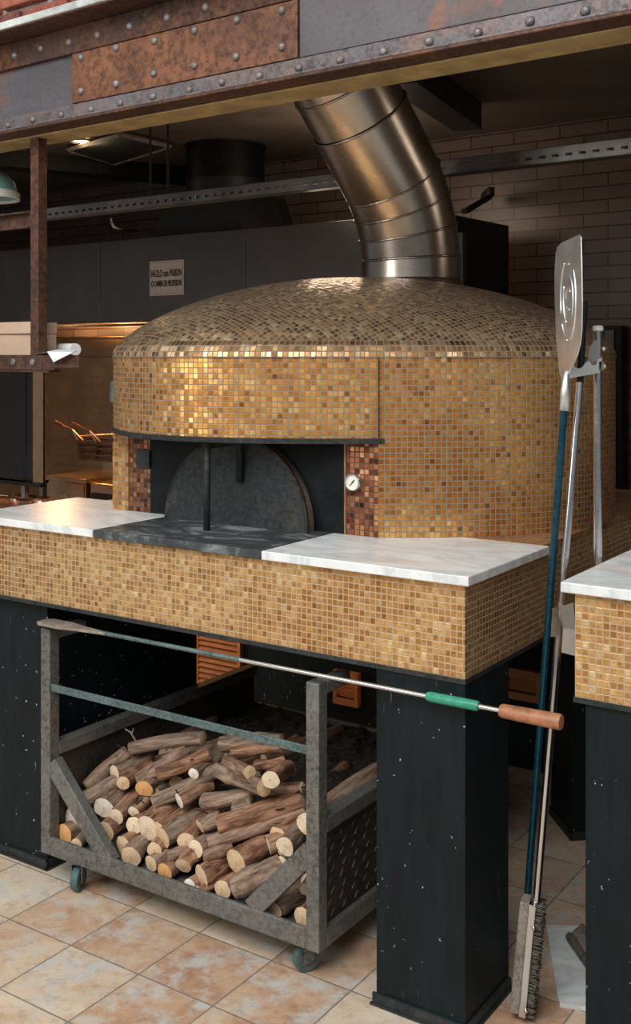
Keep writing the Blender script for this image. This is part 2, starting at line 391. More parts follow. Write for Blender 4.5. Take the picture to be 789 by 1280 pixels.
for x, y in ((11,157),(42,150),(77,144),(115,137),(151,129),(192,121),(237,113),(278,103),(325,95),(374,85),(426,75),(480,65),(537,52),(598,41),(663,27),(732,14)): rivet(x, y, .065, bm_)
for x, y in ((19,70),(52,61),(87,53),(123,44),(163,33),(210,22),(258,9)): rivet(x, y, .062, bm_)
for x, y in ((102,72),(146,60),(194,51),(244,38),(297,25),(353,13),(102,114),(146,105),(193,92),(244,82),(296,71),(353,59)): rivet(x, y, .064, pl)

# hanging post, bracket, shelf
t48, _ = BF.hit(48.5, 300, .12)
hs = empty('hanging_shelf', BF.w(t48, .12, 1.64), BR, 'rusty steel shelf hung on a post from the beam at left', 'shelf')
g = MB().box(-.021, .021, -.021, .021, .05, .82); obj('hanger_post', g, m_rst, hs, bevel=.003)
x0 = -.9; x1 = .12
g = MB().prism([(x0,-.03),(x1,-.03),(x1+.055,.03),(x1+.055,.30),(x0,.30)], .043, .05); obj('shelf_plate', g, m_rst, hs)
g = MB().prism([(x0,-.034),(x1,-.034),(x1,-.028),(x0,-.028)], .0, .052).prism([(x1,-.034),(x1+.06,.03),(x1+.055,.034),(x1,-.028)], .008, .052)
g.box(x0, x1-.03, -.03, .02, -.008, .0)
fl_ = obj('front_angle', g, m_rst, hs, bevel=.002)
for x in (-.094, .012, -.30):
    M = Matrix.Translation((x, -.034, .028)) @ Matrix.Rotation(PI/2, 4, 'X')
    obj('bolt', MB().lathe([(.012,0),(.012,.006),(.008,.009),(.0001,.009)], 10, M), m_riv, fl_)
g = MB().box(-.9, -.021, -.02, -.014, .50, .555).box(-.9, -.021, -.05, -.014, .55, .556).box(-.9, -.021, -.035, -.014, .5, .506)
obj('side_bracket', g, m_rst, hs, bevel=.002)
bx = obj('cardboard_box', MB().box(-.36, .16, 0, .07, 0, .076), m_card, loc=BF.w(t48-.185, .15, 1.6915), rz=BR, bevel=.002)
tag(bx, 'plain cardboard box lying directly on the hanging shelf', 'box')
bx = obj('cardboard_box', MB().box(-.37, .16, 0, .08, 0, .04).box(-.37, .163, -.004, 0, .0, .043), m_card, loc=BF.w(t48-.185, .145, 1.769), rz=BR-.02, bevel=.002)
tag(bx, 'flat cardboard box stacked on top of the other box', 'box')
g = MB(); vs = [(-.02,.0,.003),(.10,-.035,.008),(.165,.0,.004),(.135,.02,-.002),(.13,-.045,-.02),(.04,.07,.012),(-.02,.08,.002)]
g.add([(-.03,-.02,.004),(.05,-.03,.012),(.10,-.045,-.022),(.15,-.005,.010),(.10,.06,.016),(-.02,.07,.02),(-.03,-.02,.006),(.05,-.03,.014),(.10,-.045,-.020),(.15,-.005,.012),(.10,.06,.018),(-.02,.07,.022)],
      [(0,1,4,5),(1,2,3),(1,3,4),(6,11,10,7),(7,9,8),(7,10,9)])
pp = obj('paper_sheet', g, m_paper, loc=BF.w(t48+.04, .115, 1.69), rz=BR); tag(pp, 'creased white paper sheet drooping over the right end of the shelf', 'paper')
roll = obj('paper_roll', MB().tube([(0,0,.022),(-.12,.03,.022)], .022, 18), m_paper, loc=BF.w(t48+.055, .24, 1.69), rz=BR, smooth=True, autos=40); tag(roll, 'paper roll lying on the shelf behind the hanging post', 'paper roll')

# pendant lamp
pc = P(-20, 249, 4.3)
pd = empty('pendant_lamp', pc, 0, 'teal enamel pendant lamp cut off by the left edge of the photo', 'lamp')
g = MB().lathe([(.012,.15),(.04,.145),(.045,.115),(.085,.10),(.115,.07),(.128,.03),(.133,.0),(.130,.0),(.124,.03),(.11,.067),(.08,.096),(.03,.11)], 40); obj('shade', g, m_enam, pd, smooth=True, autos=50)
g = MB().lathe([(.137,-.002),(.137,.022),(.1285,.030),(.128,-.002),(.137,-.002)], 40); obj('rim', g, m_white, pd, smooth=True, autos=50)
obj('cord', MB().tube([(0,0,.14),(0,0,3.05-pc.z-.12)], .006, 8), m_dark, pd)
obj('bulb', MB().ball((0,0,.06), .03), m_white, pd, smooth=True)

# ---------------------------------------------------------------- counter
ZT = 1.15
ct = empty('oven_counter', A(-.93, 0, .889), AR, 'gold mosaic counter ledge projecting in front of the pizza oven', 'counter')
def cx(a): return a+.93
g = MB().box(cx(-1.86), cx(0), 0, 2.1, 0, .2355); obj('mosaic_band', g, m_goldc, ct)
g = MB().box(cx(-1.862), cx(.003), -.004, 2.1, -.012, .0); obj('steel_edge', g, m_iron, ct)
for nm, a0, a1, m, lab in (('counter_slab', -1.88, -1.270, m_mar, 'white marble slab at the left end'), ('hearth_slab', -1.268, -.617, m_sto, 'sooty dark stone slab before the oven mouth'), ('counter_slab', -.615, .02, m_mar, 'white marble slab at the right end')):
    obj(nm, MB().box(cx(a0), cx(a1), -.022, .499, .236, .261), m, ct, bevel=.003, label=lab)
# supports
def base_trim(g, x0, x1, y0, y1): g.box(x0-.008, x1+.008, y0-.008, y0, 0, .03).box(x1, x1+.008, y0-.008, y1, 0, .03).box(x0-.012, x1+.012, y0-.014, y0-.006, 0, .006).box(x1, x1+.014, y0-.014, y1, 0, .006)
p1 = empty('support_pillar', A(-.128, .131, 0), AR, 'square black pillar under the right corner of the oven counter', 'pillar')
obj('shaft', MB().box(-.129, .128, -.129, .131, 0, .877), m_blk, p1, bevel=.002)
g = MB(); base_trim(g, -.129, .128, -.129, .131); obj('base_trim', g, m_iron, p1)
p2 = empty('support_pillar', A(-1.68, .40, 0), AR, 'black painted support under the left end of the oven counter', 'pillar')
obj('shaft', MB().box(-.17, .14, -.36, .40, 0, .877), m_blk, p2, bevel=.002)
g = MB(); base_trim(g, -.17, .14, -.36, .4); obj('base_trim', g, m_iron, p2)
q = P(715, 1050, (H)*F/(1050-HY))
p3 = empty('support_pillar', (q.x, q.y, 0), .12, 'black pillar in the shade deep behind the gap', 'pillar')
obj('shaft', MB().box(0, .4, 0, .22, 0, .877), m_blk, p3, bevel=.002)
g = MB().box(-.008, .5, -.008, 0, 0, .03).box(-.008, 0, -.008, .22, 0, .03); obj('base_trim', g, m_iron, p3)

# right counter
rc = empty('side_counter', A(.2755, .023, .889), AR, 'gold mosaic counter section cut off by the right edge of the photo', 'counter')
obj('mosaic_band', MB().box(0, 1.2, 0, .7, 0, .246), m_goldc, rc)
obj('steel_edge', MB().box(-.003, 1.2, -.004, .7, -.012, 0), m_iron, rc)
obj('counter_slab', MB().box(-.0285, 1.2, -.021, .72, .2465, .2715), m_mar, rc, bevel=.003)
p4 = empty('support_pillar', A(.298, .03, 0), AR, 'black speckled pillar under the side counter at the right edge', 'pillar')
obj('shaft', MB().box(0, .8, 0, .4, 0, .877), m_blk, p4, bevel=.002)
obj('base_trim', MB().box(-.006, .8, -.008, 0, 0, .03), m_iron, p4)

# ---------------------------------------------------------------- oven
OC = Vector((.168, 4.19, 0)); RX, RY, NE = .895, .92, 2.85
def sup(th, k=1.0):
    c, s_ = math.cos(th), math.sin(th)
    return Vector((math.copysign(abs(c)**(2/NE), c)*RX*k, math.copysign(abs(s_)**(2/NE), s_)*RY*k, 0))
def resample(n=160):
    raw = [sup(2*PI*i/3000) for i in range(3000)]; L = [0]
    for i in range(3000): L.append(L[-1]+(raw[(i+1)%3000]-raw[i]).length)
    out = []; j = 0
    for i in range(n):
        t = L[-1]*i/n
        while L[j+1] < t: j += 1
        out.append(raw[j])
    return out, L[-1]
PL, PERI = resample()
npl = len(PL)
ov = empty('pizza_oven', OC+Vector((0,0,ZT)), 0, 'large domed pizza oven covered in gold mosaic on the counter', 'oven')
ZH = 1.441-ZT; ZR = 1.682-ZT
tu = round(PERI/TP)*TP/PERI
g = MB()
rings = [(1.0, ZH), (1.0, ZR)]
def ringband(g, kz, rowlen=None):
    for (k0, z0), (k1, z1) in zip(kz, kz[1:]):
        for i in range(npl):
            j = (i+1) % npl
            l = PERI/npl*tu
            g.add([PL[i]*k0+Vector((0,0,z0)), PL[j]*k0+Vector((0,0,z0)), PL[j]*k1+Vector((0,0,z1)), PL[i]*k1+Vector((0,0,z1))], [(0,1,2,3)],
                  [[(i*l, z0), ((i+1)*l, z0), ((i+1)*l, z1), (i*l, z1)]])
ringband(g, rings)
vs = [p+Vector((0,0,ZH)) for p in PL]; g.add(vs, [tuple(range(npl))[::-1]])
obj('upper_body', g, m_gold, ov, smooth=False)
# rim band
g = MB(); prof = [(1.0, ZR), (1.004, ZR+.004), (1.0, ZR+.022), (.988, ZR+.042), (.968, ZR+.056)]
ringband(g, prof); obj('rim_band', g, m_dome, ov, smooth=True)
# dome
zd0 = ZR+.056; HD = .245
dp = []
for i in range(41):
    r = .968*(1-i/40); q_ = r/.968; dp.append((r, zd0+HD*(max(0, 1-q_*q_))**.78))
s_ = [0]*41
for i in range(39, -1, -1):
    s_[i] = s_[i+1]+math.hypot((dp[i][0]-dp[i+1][0])*.91, dp[i][1]-dp[i+1][1])
g = MB()
CA, SA = math.cos(.6), math.sin(.6)
def duv(p, s):
    l = p.length; x, y = p.x/l*s, p.y/l*s; f_ = l/ .91 if False else 1
    return (x*CA+y*SA, -x*SA+y*CA)
for a_ in range(40):
    for i in range(npl):
        j = (i+1) % npl; (k0, z0), (k1, z1) = dp[a_], dp[a_+1]
        sc0 = lambda p, s: duv(p, s*p.length/.91)
        if a_ < 39: g.add([PL[i]*k0+Vector((0,0,z0)), PL[j]*k0+Vector((0,0,z0)), PL[j]*k1+Vector((0,0,z1)), PL[i]*k1+Vector((0,0,z1))], [(0,1,2,3)], [[sc0(PL[i], s_[a_]), sc0(PL[j], s_[a_]), sc0(PL[j], s_[a_+1]), sc0(PL[i], s_[a_+1])]])
        else: g.add([PL[i]*k0+Vector((0,0,z0)), PL[j]*k0+Vector((0,0,z0)), Vector((0,0,z1))], [(0,1,2)], [[sc0(PL[i], s_[a_]), sc0(PL[j], s_[a_]), (0,0)]])
obj('dome', g, m_dome, ov, smooth=True)
# lower body, cut by the mouth plane
bcut = .345
pts = []
def bval(p): return toA(p+OC)[1]-bcut
for i in range(npl):
    p, q_ = PL[i], PL[(i+1) % npl]; bp, bq = bval(p), bval(q_)
    if bp >= 0: pts.append((p, i))
    if bp*bq < 0: pts.append((p.lerp(q_, bp/(bp-bq)), i+bp/(bp-bq)))
g = MB(); gm = MB(); n = len(pts)
aL = aR = None
for i in range(n):
    (p, ia), (q_, ib) = pts[i], pts[(i+1) % n]
    if abs(bval(p)) < 1e-4 and abs(bval(q_)) < 1e-4:
        cutp, cutq = p, q_; continue
    l = PERI/npl*tu; 
    if ib < ia: ib += npl
    g.add([p, q_, q_+Vector((0,0,ZH)), p+Vector((0,0,ZH))], [(0,1,2,3)], [[(ia*l,0),(ib*l,0),(ib*l,ZH),(ia*l,ZH)]])
obj('lower_body', g, m_gold, ov)
ac, bc = toA(cutp+OC); ac2, bc2 = toA(cutq+OC); aL, aR = min(ac, ac2), max(ac, ac2)
Rm = Matrix.Rotation(AR, 4, 'Z'); O0 = A(0, 0, ZT)-(OC+Vector((0,0,ZT)))
MA = Matrix.Translation(O0) @ Rm                    # counter frame inside the oven's own frame
def opart(name, g, m, par=ov, **k): return obj(name, g, m, par, M=MA, **k)
aP0, aP1 = -1.365, -.573
opart('jamb_corner', MB().box(aL, aL+.075, bcut-.004, bcut+.05, 0, ZH), m_gold)
opart('left_jamb', MB().box(aL+.075, aP0, bcut, bcut+.05, 0, ZH), m_red)
opart('right_jamb', MB().box(aP1+.006, aR, bcut, bcut+.05, 0, ZH), m_red)
opart('jamb_strip', MB().box(aP1, aP1+.006, bcut-.004, bcut+.05, 0, ZH), plain('bronze_strip', (.35,.2,.12), .4, .6))
# black mouth plate with an arched opening
ac0 = -.965; ra = .29; hz = .285
g = MB(); arc = [(ac0+(ra-.03)*math.cos(PI*i/24), (hz-.045)*math.sin(PI*i/24)) for i in range(25)]
outer = [(aP1, 0), (aP1, ZH), (aP0, ZH), (aP0, 0)]
arcp = arc
for i in range(24):
    (x0_, z0_), (x1_, z1_) = arcp[i], arcp[i+1]
    g.add([(x0_, bcut, z0_), (x1_, bcut, z1_), (x1_, bcut, ZH), (x0_, bcut, ZH)], [(0,1,2,3)])
    g.add([(x0_, bcut, z0_), (x1_, bcut, z1_), (x1_, bcut+.25, z1_), (x0_, bcut+.25, z0_)], [(0,1,2,3)])
g.box(arcp[0][0], aP1, bcut, bcut+.02, 0, ZH).box(aP0, arcp[-1][0], bcut, bcut+.02, 0, ZH).box(aP0, aP1, bcut+.25, bcut+.27, 0, ZH)
opart('mouth_plate', g, m_soot)
opart('vent_cover', MB().box(aP0-.055, aP0+.005, bcut-.012, bcut, .155, .215), m_iron, bevel=.002)
# hood edge band
g = MB(); 
for i in range(npl):
    p, q_ = PL[i], PL[(i+1) % npl]
    if bval(p) < .45 and (p+OC).x < .19 and (p+OC).y < 4.3:
        g.add([p*1.0+Vector((0,0,ZH-.012)), q_*1.0+Vector((0,0,ZH-.012)), q_*1.004+Vector((0,0,ZH-.012)), p*1.004+Vector((0,0,ZH-.012)),
               p+Vector((0,0,ZH+.004)), q_+Vector((0,0,ZH+.004)), q_*1.006+Vector((0,0,ZH+.004)), p*1.006+Vector((0,0,ZH+.004))], [(0,3,2,1),(4,5,6,7),(3,7,6,2),(0,1,5,4)])
obj('hood_edge', g, m_iron, ov)
q0 = A(aR, bcut, ZT)-(OC+Vector((0,0,ZT)))
g = MB().box(-.002, .002, -.010, .004, ZH-.012, ZR); obj('hood_seam', g, plain('seam_dark', (.05,.035,.02), .5, .4), ov, loc=q0)
k = P(138, 500, 3.95)-(OC+Vector((0,0,ZT)))
# thermometer
tg = empty('thermometer', A(*((PA(443.5, 602, bcut-.004)[0], bcut-.001)), PA(443.5, 602, bcut)[1]), AR, 'round white dial thermometer on the mosaic beside the oven mouth', 'thermometer')
MX = Matrix.Rotation(PI/2, 4, 'X')
obj('case', MB().lathe([(.024,-.004),(.028,0),(.028,.016),(.026,.019),(.0235,.019),(.0235,.014)], 36, MX), m_chrome, tg, smooth=True, autos=35)
d = obj('dial', MB().lathe([(.0238,.0140),(.0001,.0140)], 36, MX), m_white, tg)
g = MB()
for i in range(14):
    a_ = math.radians(-135+270*i/13+90); M = MX @ Matrix.Translation((.019*math.cos(a_), .019*math.sin(a_), .0144)) @ Matrix.Rotation(a_, 4, 'Z')
    g.box(-.0022, .0022, -.0004, .0004, 0, .0004, M)
obj('scale_marks', g, m_ink, d)
M = MX @ Matrix.Translation((0,0,.0155)) @ Matrix.Rotation(math.radians(48), 4, 'Z')
obj('needle', MB().prism([(-.018,-.0004),(.002,-.0016),(.010,-.0012),(.010,.0012),(.002,.0016),(-.018,.0004)], 0, .0008, M).lathe([(.0025,.0),(.0025,.002),(.0001,.002)], 12, MX @ Matrix.Translation((0,0,.015))), m_ink, d)
# small plate at the hood's left edge
kp = min(PL, key=lambda p: abs((p+OC).x/(p+OC).y+.1855)+(9 if p.y > -.05 else 0))
obj('name_plate', MB().box(-.018, .018, -.004, .004, -.036, .036), m_rail, ov, loc=kp*1.004+Vector((0,0,1.565-ZT)), rz=math.atan2(kp.x*-1, kp.y)+PI, bevel=.001)
i0 = min(range(npl), key=lambda i: abs(((PL[i]+OC).x/(PL[i]+OC).y)-(-.1868)) + (9 if PL[i].y > .2 else 0))
# door
MD = MA @ Matrix.Translation((-.965, .30, 0))
tilt = Matrix.Rotation(math.radians(-3), 4, 'X')
arc = [(ra*math.cos(PI*i/32), hz*math.sin(PI*i/32)) for i in range(33)]
MV = tilt @ Matrix.Rotation(PI/2, 4, 'X')
g = MB().prism(arc, -.006, .006, MV); dr = obj('door', g, m_iron, ov, M=MD)
g = MB()
ai = [((ra-.012)*math.cos(PI*i/32), (hz-.012)*math.sin(PI*i/32)) for i in range(33)]
for i in range(32):
    g.prism([arc[i], arc[i+1], ai[i+1], ai[i]], -.03, .006, MV)
obj('rim', g, m_rust('door_rim', (.10,.085,.07), (.22,.16,.12), 12), dr)
g = MB().tube([(0,-.135,.002),(0,-.132,.252),(.0,-.125,.262),(.02,-.02,.268),(.03,-.01,.262),(.03,-.008,.14)], .011, 12); obj('handle', g, m_iron, dr, smooth=True)

# flue pipe
cb = Vector((.368, 4.235, 0))
RD = .188
zb = 1.96
e0 = P(512, 300, cb.y)
ax = Vector((-.465, -.44, .765)).normalized()
el = Vector((cb.x, cb.y, 2.155))
pts = [Vector((cb.x, cb.y, zb)), Vector((cb.x, cb.y, 2.10))]
fp = empty('flue_pipe', (cb.x, cb.y, zb), 0, 'bent stainless steel flue pipe rising from the oven dome', 'flue')
def fpo(name, g, m, **k): return obj(name, g, m, fp, loc=(-cb.x, -cb.y, -zb), **k)
def cyl(c0, c1, r0, r1, n0, n1, n=48):
    # gore between two cutting planes
    g = MB(); t = (c1-c0).normalized(); u = t.orthogonal().normalized(); w = t.cross(u); vs = []
    for c, nn, r in ((c0, n0, r0), (c1, n1, r1)):
        for k in range(n):
            a_ = 2*PI*k/n; d = u*math.cos(a_)*r+w*math.sin(a_)*r; p = c+d
            p = p - t*((p-c).dot(nn)/t.dot(nn)); vs.append(p)
    g.add(vs, [(k, (k+1) % n, n+(k+1) % n, n+k) for k in range(n)]); return g, vs
dirs = []; Z = Vector((0,0,1)); NG = 4
for i in range(NG+1): dirs.append(Z.lerp(ax, i/NG).normalized())
segs = [(Vector((cb.x, cb.y, zb+.02)), Vector((cb.x, cb.y, 2.062)))]
c = segs[0][1].copy()
for i in range(1, NG):
    nx = c+dirs[i]*.103; segs.append((c.copy(), nx.copy())); c = nx
for l_ in (.28, .15, .38):
    nx = c+ax*l_; segs.append((c.copy(), nx.copy())); c = nx
nor = [Z]
for i in range(1, len(segs)):
    a0 = (segs[i-1][1]-segs[i-1][0]).normalized(); a1 = (segs[i][1]-segs[i][0]).normalized(); nor.append((a0+a1).normalized())
nor.append(ax)
for i, (c0, c1) in enumerate(segs):
    r = RD + (.004 if i == 0 else 0)-(.004 if i >= len(segs)-2 else 0)
    g, vs = cyl(c0, c1, r, r, nor[i], nor[i+1]); n = 48
    o = fpo('pipe_section', g, m_ss, smooth=True)
    ringp = [vs[n+k] for k in range(n)]; cc = c1
    if i < len(segs)-1:
        g = MB(); prof = []
        cen = sum(ringp, Vector())/n
        for k in range(n):
            p = ringp[k]; q_ = ringp[(k+1) % n]; d0 = (p-cen).normalized(); d1 = (q_-cen).normalized(); nn = nor[i+1]*.005
            g.add([p-nn, q_-nn, q_+d1*.006, p+d0*.006, p+nn, q_+nn], [(0,1,2,3),(3,2,5,4)])
        obj('seam_bead', g, m_ss, o, smooth=True)
g = MB().lathe([(RD+.016, -.03), (RD+.012, .012), (RD+.005, .02)], 48, Matrix.Translation((cb.x, cb.y, zb))); fpo('collar', g, m_ss, smooth=True)
# oven base ledge beyond the marble
lg = obj('ledge_kerb', MB().box(-.5, 0, .0, 1.3, 0, .0245), m_gold, loc=A(0, .50, 1.1252), rz=AR); tag(lg, 'low gold mosaic kerb beside the oven foot above the gap', 'kerb')

# ---------------------------------------------------------------- wood cart
c0a, c1a, cb0, zb0, zt0 = -1.490, -.414, -.034, .096, .816
CW = c1a-c0a; CD = 1.1
cart = empty('wood_cart', A((c0a+c1a)/2, cb0+CD/2, 0), AR, 'grey steel wheeled cart loaded with firewood under the counter', 'cart')
hw, hd = CW/2, CD/2
pw = .042
for sx, sy in ((-1,-1),(1,-1)):
    xx = sx*(hw-pw/2)
    obj('post', MB().box(xx-pw/2, xx+pw/2, -hd, -hd+pw, zb0, zt0), m_cart, cart, bevel=.003)
for sx in (-1, 1):
    xx = sx*(hw-pw/2)
    obj('top_rail', MB().box(xx-pw/2, xx+pw/2, -hd+pw, -hd+.16, zt0-.035, zt0-.002), m_cart, cart, bevel=.003)
    obj('side_rail', MB().box(xx-pw/2, xx+pw/2, -hd+pw, hd, .405, .445), m_cart, cart, bevel=.003)
    obj('bottom_side_rail', MB().box(xx-pw/2, xx+pw/2, -hd+pw, hd, zb0, zb0+.05), m_cart, cart, bevel=.003)
    g = MB().box(xx-.004, xx+.004, -hd+pw, hd, zb0+.05, .405)
    if sx > 0:
        for r_ in range(9):
            for k_ in range(22):
                y = -hd+.06+k_*.031+(r_ % 2)*.0155; z = zb0+.07+r_*.030
                M = Matrix.Translation((xx+.004, y, z)) @ Matrix.Rotation(math.radians(45 if (r_+k_) % 2 else -20), 4, 'X')
                g.add([M @ Vector(v) for v in ((0,-.014,0),(0,0,-.003),(0,.014,0),(0,0,.003),(.0035,-.006,0),(.0035,.006,0))], [(0,1,4),(1,5,4),(1,2,5),(2,3,5),(3,4,5),(3,0,4)])
    obj('side_panel', g, m_pan, cart)
obj('front_rail', MB().box(-hw+pw, hw-pw, -hd, -hd+.012, zb0, zb0+.058), m_cart, cart, bevel=.003)
obj('back_rail', MB().box(-hw+pw, hw-pw, hd-.02, hd, .27, .30), m_cart, cart, bevel=.003)
obj('back_panel', MB().box(-hw+pw, hw-pw, hd-.008, hd-.002, zb0, .27), m_pan, cart)
obj('bed', MB().box(-hw+pw, hw-pw, -hd+.012, hd-.008, zb0+.006, zb0+.016), m_cart, cart)
a_, z_ = PA(220, 895, cb0)
obj('crossbar', MB().box(-hw+pw, hw-pw, -hd+.006, -hd+.012, .618, .642), m_rail, cart, bevel=.002)
def brace(px0, py0, px1, py1):
    a0, z0 = PA(px0, py0, cb0); a1, z1 = PA(px1, py1, cb0)
    cxm = (c0a+c1a)/2; p = Vector((a0-cxm, -hd+.008, z0)); q_ = Vector((a1-cxm, -hd+.008, z1)); d = q_-p
    M = Matrix.Translation((p+q_)/2) @ Matrix.Rotation(-math.atan2(d.z, d.x), 4, 'Y')
    obj('brace', MB().box(-d.length/2, d.length/2, -.005, .03, -.028, .028, M), m_cart, cart, bevel=.003)
brace(61, 955, 134, 1083); brace(386, 1066, 312, 1138)
for (px, py, ang) in ((98, 1113, .35), (383, 1213, -.55)):
    w = Pz(px, py, 0); a_, b_ = toA(w); lx, ly = a_-(c0a+c1a)/2, b_-(cb0+CD/2)
    M = Matrix.Translation((lx, ly, .0385)) @ Matrix.Rotation(PI/2+ang, 4, 'Z') @ Matrix.Rotation(PI/2, 4, 'Y')
    M = Matrix.Translation((lx, ly, .0385)) @ Matrix.Rotation(ang, 4, 'Z') @ Matrix.Rotation(PI/2, 4, 'Y')
    wh = obj('caster_wheel', MB().lathe([(.026,-.013),(.036,-.012),(.038,-.006),(.038,.006),(.036,.012),(.026,.013)], 32, M), m_rub, cart, smooth=True, autos=40)
    obj('wheel_hub', MB().lathe([(.0001,-.010),(.026,-.009),(.028,-.0135),(.0285,-.0135),(.0285,.0135),(.028,.0135),(.026,.009),(.0001,.010)], 24, M), m_cart, wh, smooth=True, autos=40)
    Mf = Matrix.Translation((lx, ly, .0385)) @ Matrix.Rotation(ang, 4, 'Z')
    obj('caster_fork', MB().box(-.020, -.016, -.014, .014, -.008, .055, Mf).box(.016, .020, -.014, .014, -.008, .055, Mf).box(-.020, .020, -.02, .02, .050, .0575, Mf).box(-.021, .021, -.003, .003, -.003, .003, Mf), m_cart, cart)
for lx in (-hw+.1, hw-.1):
    M = Matrix.Translation((lx, hd-.1, .0385)) @ Matrix.Rotation(PI/2, 4, 'Y')
    obj('caster_wheel', MB().lathe([(.0001,-.012),(.036,-.012),(.038,0),(.036,.012),(.0001,.012)], 24, M).box(lx-.02, lx+.02, hd-.12, hd-.08, .04, .096), m_rub, cart)

# ---------------------------------------------------------------- firewood
def pilez(b): return .125+1.15*(b-cb0-.03)
def Ppile(px, py, dz=0):
    lo, hi = cb0+.03, 1.0
    f = lambda b: PA(px, py, b)[1]-pilez(b)-dz
    for _ in range(40):
        mid = (lo+hi)/2
        if f(mid) > 0: hi_ = mid; lo = mid if False else lo
        # surveyed line rises less steeply than the heap: above the heap means move back
        if f(mid) > 0: lo = mid
        else: hi = mid
    a, z = PA(px, py, lo); return A(a, lo, z)
def log(name, px, py, r, e2, L, cut, label, group=None, bend=.009, knots=0, oval=1.0, seed=None):
    rr = random.Random(hash((px, py)) & 0xffff if seed is None else seed)
    p0 = Ppile(px, py); rm = 1.1*r*p0.y/F
    if e2 is not None and len(e2) == 2: 
        p1 = Pz(e2[0], e2[1], p0.z+.02)
        q1 = Ppile(e2[0], e2[1])
        if abs(e2[0]-px) > 55: p1 = p1.lerp(q1, .75)
        if (p1-p0).length > .62: p1 = p0+(p1-p0).normalized()*.62
    else:
        yaw = (e2[0] if e2 else rr.uniform(-.35, .3)); d = (AY*math.cos(yaw)+AX*math.sin(yaw)); d.z = rr.uniform(-.03, .10); p1 = p0+d.normalized()*(L or rr.uniform(.22, .38))
    a0, b0 = toA(p0)
    lim = c0a+.05+rm
    for p in (p0, p1):
        a, b = toA(p); a2 = min(max(a, c0a+.05+rm*.3), c1a-.045-rm*.6); p += AX*(a2-a)
        p.z = max(p.z, zb0+.02+rm)
    d = p1-p0; Ln = d.length; x = d.normalized(); y = Vector((0,0,1)).cross(x).normalized(); z = x.cross(y)
    M = Matrix((x, y, z)).transposed().to_4x4(); M.translation = p0
    n = 20; ns = 14; off = rr.uniform(0, 100); pts = []; rad = []
    by, bz_ = rr.uniform(-bend, bend), rr.uniform(-bend, bend)*.6
    kn = [(rr.uniform(.15,.9), rr.uniform(0, 2*PI), rr.uniform(.15,.3)) for _ in range(knots)]
    taper = rr.uniform(-.1, .18)
    for i in range(ns):
        t = i/(ns-1); w = math.sin(PI*t)
        pts.append((t*Ln, by*w+.006*(noise.noise(Vector((t*4, off, 0)))), bz_*w)); rad.append(rm*(1-taper*t))
    def jit(i, a):
        t = i/(ns-1); v = 1+.10*noise.noise(Vector((math.cos(a)*1.3+off, math.sin(a)*1.3, t*3)))+.07*noise.noise(Vector((math.cos(a)*4+off, math.sin(a)*4, t*14)))
        v *= 1+(oval-1)*math.cos(a)**2
        for kt, ka, ks in kn:
            v += ks*math.exp(-((t-kt)*Ln/(rm*.7))**2-((math.atan2(math.sin(a-ka), math.cos(a-ka)))/.5)**2)
        return v
    g = MB().tube(pts, rad, n, caps=False, jit=jit)
    o = obj('firewood_log', g, m_brk, M=M, smooth=True)
    tag(o, label, 'firewood', group)
    # sawn ends, a little rough
    tx, ty = rr.uniform(-.25, .25), rr.uniform(-.25, .25)
    for (i, sgn) in ((0, -1), (ns-1, 1)):
        ring = [g.v[i*n+k] for k in range(n)]; c = sum(ring, Vector())/n
        e = MB(); vs = []
        for fr_ in (1.0, .93, .5):
            for v in ring:
                w = c+(v-c)*fr_; vs.append(w+Vector((sgn*(.002*(1-fr_)*2+.0015*noise.noise(w*90)), 0, 0)))
        vs.append(c+Vector((sgn*.003, 0, 0)))
        fs = []
        for a in range(2):
            for k in range(n): q_ = (k+1) % n; fs.append((a*n+k, a*n+q_, (a+1)*n+q_, (a+1)*n+k))
        for k in range(n): fs.append((2*n+k, 2*n+(k+1) % n, 3*n))
        if sgn < 0: fs = [tuple(reversed(f)) for f in fs]
        e.add(vs, fs)
        obj('cut_end', e, cuts[cut], o, smooth=True, autos=40)
    return o
